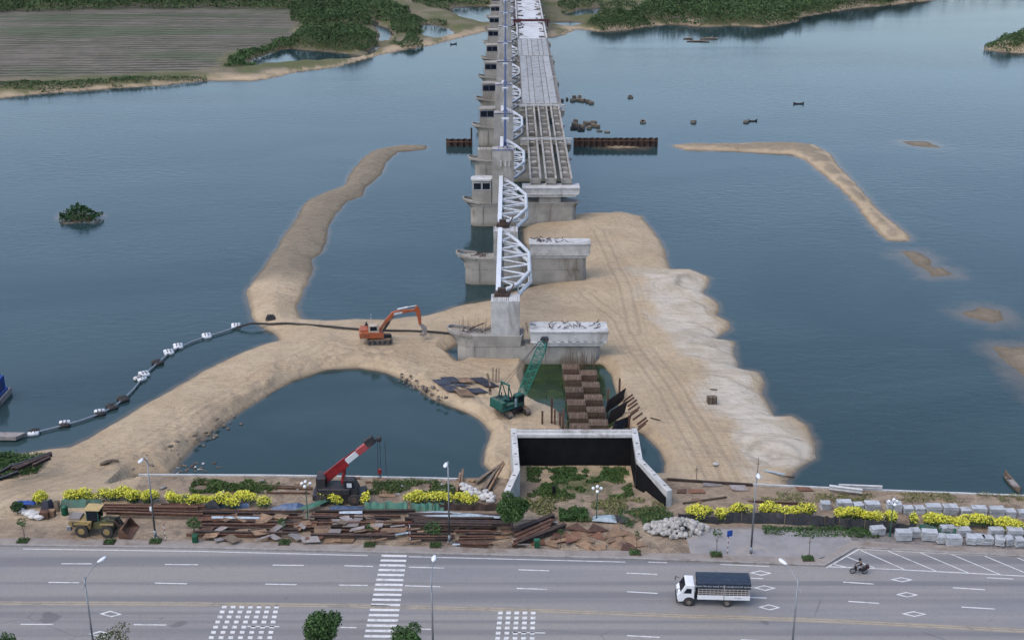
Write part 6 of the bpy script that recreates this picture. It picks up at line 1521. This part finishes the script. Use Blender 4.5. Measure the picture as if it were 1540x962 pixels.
ffence([(548, 769), (580, 768), (613, 769)], .95, tarpg, 'green tarpaulin fence right of the red crane', lean=.5)
ffence([(618, 768), (650, 768), (668, 768)], .8, tarpg, 'pale green tarpaulin under the middle flowers', lean=.4)
ffence([(660, 767), (700, 767), (760, 768)], .8, rustdk, 'dark rusty board fence left of the round tree', 'board_fence', lean=.1)
ffence([(90, 764), (130, 763), (152, 764)], .8, tarpg, 'dark green tarpaulin hanging behind the green barrel', lean=.5)
ffence([(305, 764), (340, 763), (375, 764)], .6, tarpb, 'blue rail fence under the flowers at left')
def tarp(pts, z, m, label, name='tarpaulin', cat='tarpaulin', h_=.25):
    q = [P(a, c, z) for a, c in pts]; ctr = sum(q, Vector())/len(q); b = B(); n_ = len(q)
    vs = [tuple(p_-ctr) for p_ in q]; 
    mid = [tuple((p_-ctr)*.55+Vector((0, 0, h_*random.uniform(.5, 1.2)))) for p_ in q]; top = (0, 0, h_)
    fs = [(i, (i+1) % n_, n_+(i+1) % n_, n_+i) for i in range(n_)]+[(n_+i, n_+(i+1) % n_, 2*n_) for i in range(n_)]
    b.add(vs+mid+[top], fs); bb_ = b.build(name, m, loc=ctr); md = bb_.modifiers.new('thick', 'SOLIDIFY'); md.thickness = .03; return tag(bb_, label, cat)
tarp([(306, 770), (322, 760), (338, 770)], 3.1, blackf, 'small black tarpaulin tent on the long beams', h_=.9)
tarp([(405, 766), (428, 757), (460, 760), (455, 768), (430, 769)], 3.1, tarpb, 'crumpled blue tarpaulin left of the red crane', h_=.5)
tarp([(440, 768), (470, 757), (494, 748), (497, 752), (470, 764)], 3.6, tarpg, 'green tarpaulin sloping beside the globe lamp', h_=.2)
tarp([(495, 762), (548, 761), (546, 770), (495, 770)], 3.3, tarpb, 'blue sheet before the crane chassis', h_=.3)
tarp([(510, 769), (545, 768), (545, 772), (510, 772)], 3.6, tarpw, 'white strip sheet below the red crane', h_=.1)
tarp([(614, 771), (660, 768), (690, 771), (720, 774), (755, 773), (752, 779), (700, 778), (640, 776)], 3.75, tarpw, 'long pale blue sheet over the dark beam stack', h_=.15)
tarp([(890, 783), (892, 776), (925, 775), (928, 786)], 3.2, tarpw, 'pale sheet on the ground by the globe lamp before the abutment', h_=.35)
tarp([(924, 776), (934, 775), (948, 786), (932, 786)], 3.2, blackf, 'black sheet beside the pale one before the abutment', h_=.3)
tarp([(318, 776), (390, 777), (390, 780), (318, 779)], 3.5, tarpw, 'narrow white sheet on the long beams', h_=.08)
tarp([(60, 770), (66, 760), (82, 758), (84, 766), (74, 770)], 3.1, navysheet, 'dark blue tarpaulin heap behind the loader', h_=1.1)
for i, (px, py) in enumerate([(32, 768), (38, 771), (44, 774), (50, 777), (55, 773), (47, 770), (58, 778)]):
    q = P(px, py, 3.2); blob(sackw, 'grey white sack in the heap at the far left', 'sack', 'sack', (q.x, q.y, 3.25), .55, (1, .7, .55), 'sacks at the far left')
for px, py, s_, m, lb in [(68, 777, 1.0, rust, 'rusty open box left of the loader'), (78, 775, .8, plate_tan, 'tan cardboard box beside the rusty box'), (86, 768, .5, wood, 'upright wooden crate behind the loader')]:
    q = P(px, py, 3.05); t = thing('box', q, lb, 'box'); B().box((0, 0, 0), (s_, s_*.8, .7 if s_ > .6 else 1.2)).build('body', m, t, bevel=.02); B().box((.05, 0, .71 if s_ > .6 else 1.21), (s_*.9, s_*.7, .04), .15).build('lid', m, t)
t = thing('hand_cart', P(40, 762, 3.05), 'blue framed hand cart at the far left of the site', 'cart'); B().box((0, 0, .5), (2.2, .9, .08)).bar((-1.1, -.45, .9), (1.1, -.45, .9), .06, .06).bar((-1.1, -.45, .5), (-1.1, -.45, .9), .06, .06).bar((1.1, -.45, .5), (1.1, -.45, .9), .06, .06).build('frame', blueb, t)
for s in (-1, 1): B().tube((0, s*.5, .3), (0, s*.56, .3), .3, n=14).build('wheel', rubber, t)
q = P(27, 772, 3); tree(q, 1, crown_blobs(.8, .75, 6), 900, .18, leafdk, 'small dark bush at the far left end of the site', 'bush', 'bush', .04)
# things lying on the sand
q = on(1070, 606); t = thing('equipment_crate', q, 'small rusty equipment crate alone on the sand', 'crate', rz=.1); B().box((0, 0, .1), (1.25, .9, .9)).build('body', wood, t); 
for x in (-.55, 0, .55): B().bar((x, -.5, .1), (x, -.5, 1.25), .08, .08).build('upright', rustdk, t)
q = on(165, 697); o = B().path([(-1.0, -.5, .15), (-.3, -.1, .3), (.3, .3, .3), (1.0, .5, .2)], [.22, .28, .2, .12], 7).build('driftwood', wood, loc=q); tag(o, 'forked dark driftwood log on the sand above the loader', 'driftwood')
for px, py, ln, lb in [(1073, 586, 1.0, 'short dark board lying above the rusty crate'), (985, 629, 1.2, 'thin dark rod lying right of the sticking beams'), (1187, 717, 1.3, 'dark plank at the water edge by the right sand lobe')]:
    q = on(px, py); tag(B().bar((-ln/2, 0, .1), (ln/2, -.2 if 'rod' not in lb else -.8, .12), .14, .1).build('plank', rustdk, loc=q), lb, 'plank')
q = on(1076, 699); blob(sackw, 'white sack lying alone on the sand above the sheet pile wall', 'sack', 'sack', q+Vector((0, 0, .15)), .4, (1, .8, .5))
q = on(1165, 712); t = thing('timber_debris', q, 'broken white plank at the water end of the right sand', 'plank'); B().bar((-1.2, .5, .2), (1.1, -.7, .25), .3, .12).build('board', tarpw, t)
for px, py, H_, lb in [(1138, 727, 3.4, 'thin grey pole standing at the seawall behind the far lamp'), (1047, 722, 1.9, 'short thin stake on the sheet pile wall')]:
    q = P(px, py, 3.1); tag(B().bar((0, 0, 0), (0, 0, H_), .08, .08).bar((-.2, 0, H_*.75), (.2, 0, H_*.75), .06, .06).build('stake', wood, loc=q), lb, 'stake')
q = P(833, 741, 2.9); tag(B().box((0, 0, -.2), (.4, .4, 1.1)).build('black_post', black, loc=q, bevel=.03), 'short black stub post in the abutment grass', 'post')
# debris floating at the left end of the pond
for i in range(34):
    px = 285+random.gauss(0, 20); py = 703+random.gauss(0, 5); q = P(px, py, .03)
    tag(B().box((0, 0, -.03), (random.uniform(.2, .7), random.uniform(.08, .3), .08), random.uniform(0, 3)).build('floating_scrap', random.choice([wood, sackw, rust, wood]), loc=q), 'small scrap floating in the left corner of the pond', 'scrap', 'scraps floating in the pond corner')
for i in range(40):
    px = random.uniform(40, 740); py = random.uniform(722, 744); q = P(px, py, 3.05)
    if 470 < px < 550 or px < 240: continue
    tag(B().box((0, 0, -.03), (random.uniform(.2, .8), random.uniform(.15, .5), random.uniform(.1, .25)), random.uniform(0, 3)).build('rubble_piece', random.choice([stone, plate_tan, rust, greyplate]), loc=q), 'small rubble piece on the soil behind the flowers', 'rubble', 'rubble pieces behind the flowers')

# ------------------------------------------------------------------ air
hz = B().add([(x, y, z) for z in (-4.5, 90) for y in (-60, 1620) for x in (-1250, 1250)], [(0, 1, 3, 2), (4, 6, 7, 5), (0, 4, 5, 1), (2, 3, 7, 6), (0, 2, 6, 4), (1, 5, 7, 3)])
hm = bpy.data.materials.new('haze'); hm.use_nodes = True; hn = hm.node_tree
for x in list(hn.nodes):
    if x.type == 'BSDF_PRINCIPLED': hn.nodes.remove(x)
pvn = hn.nodes.new('ShaderNodeVolumePrincipled'); pvn.inputs['Color'].default_value = (.86, .93, 1, 1); pvn.inputs['Density'].default_value = .00045; pvn.inputs['Anisotropy'].default_value = .2
hn.links.new(pvn.outputs[0], hn.nodes['Material Output'].inputs['Volume'])
o = hz.build('haze', hm); o['kind'] = 'stuff'
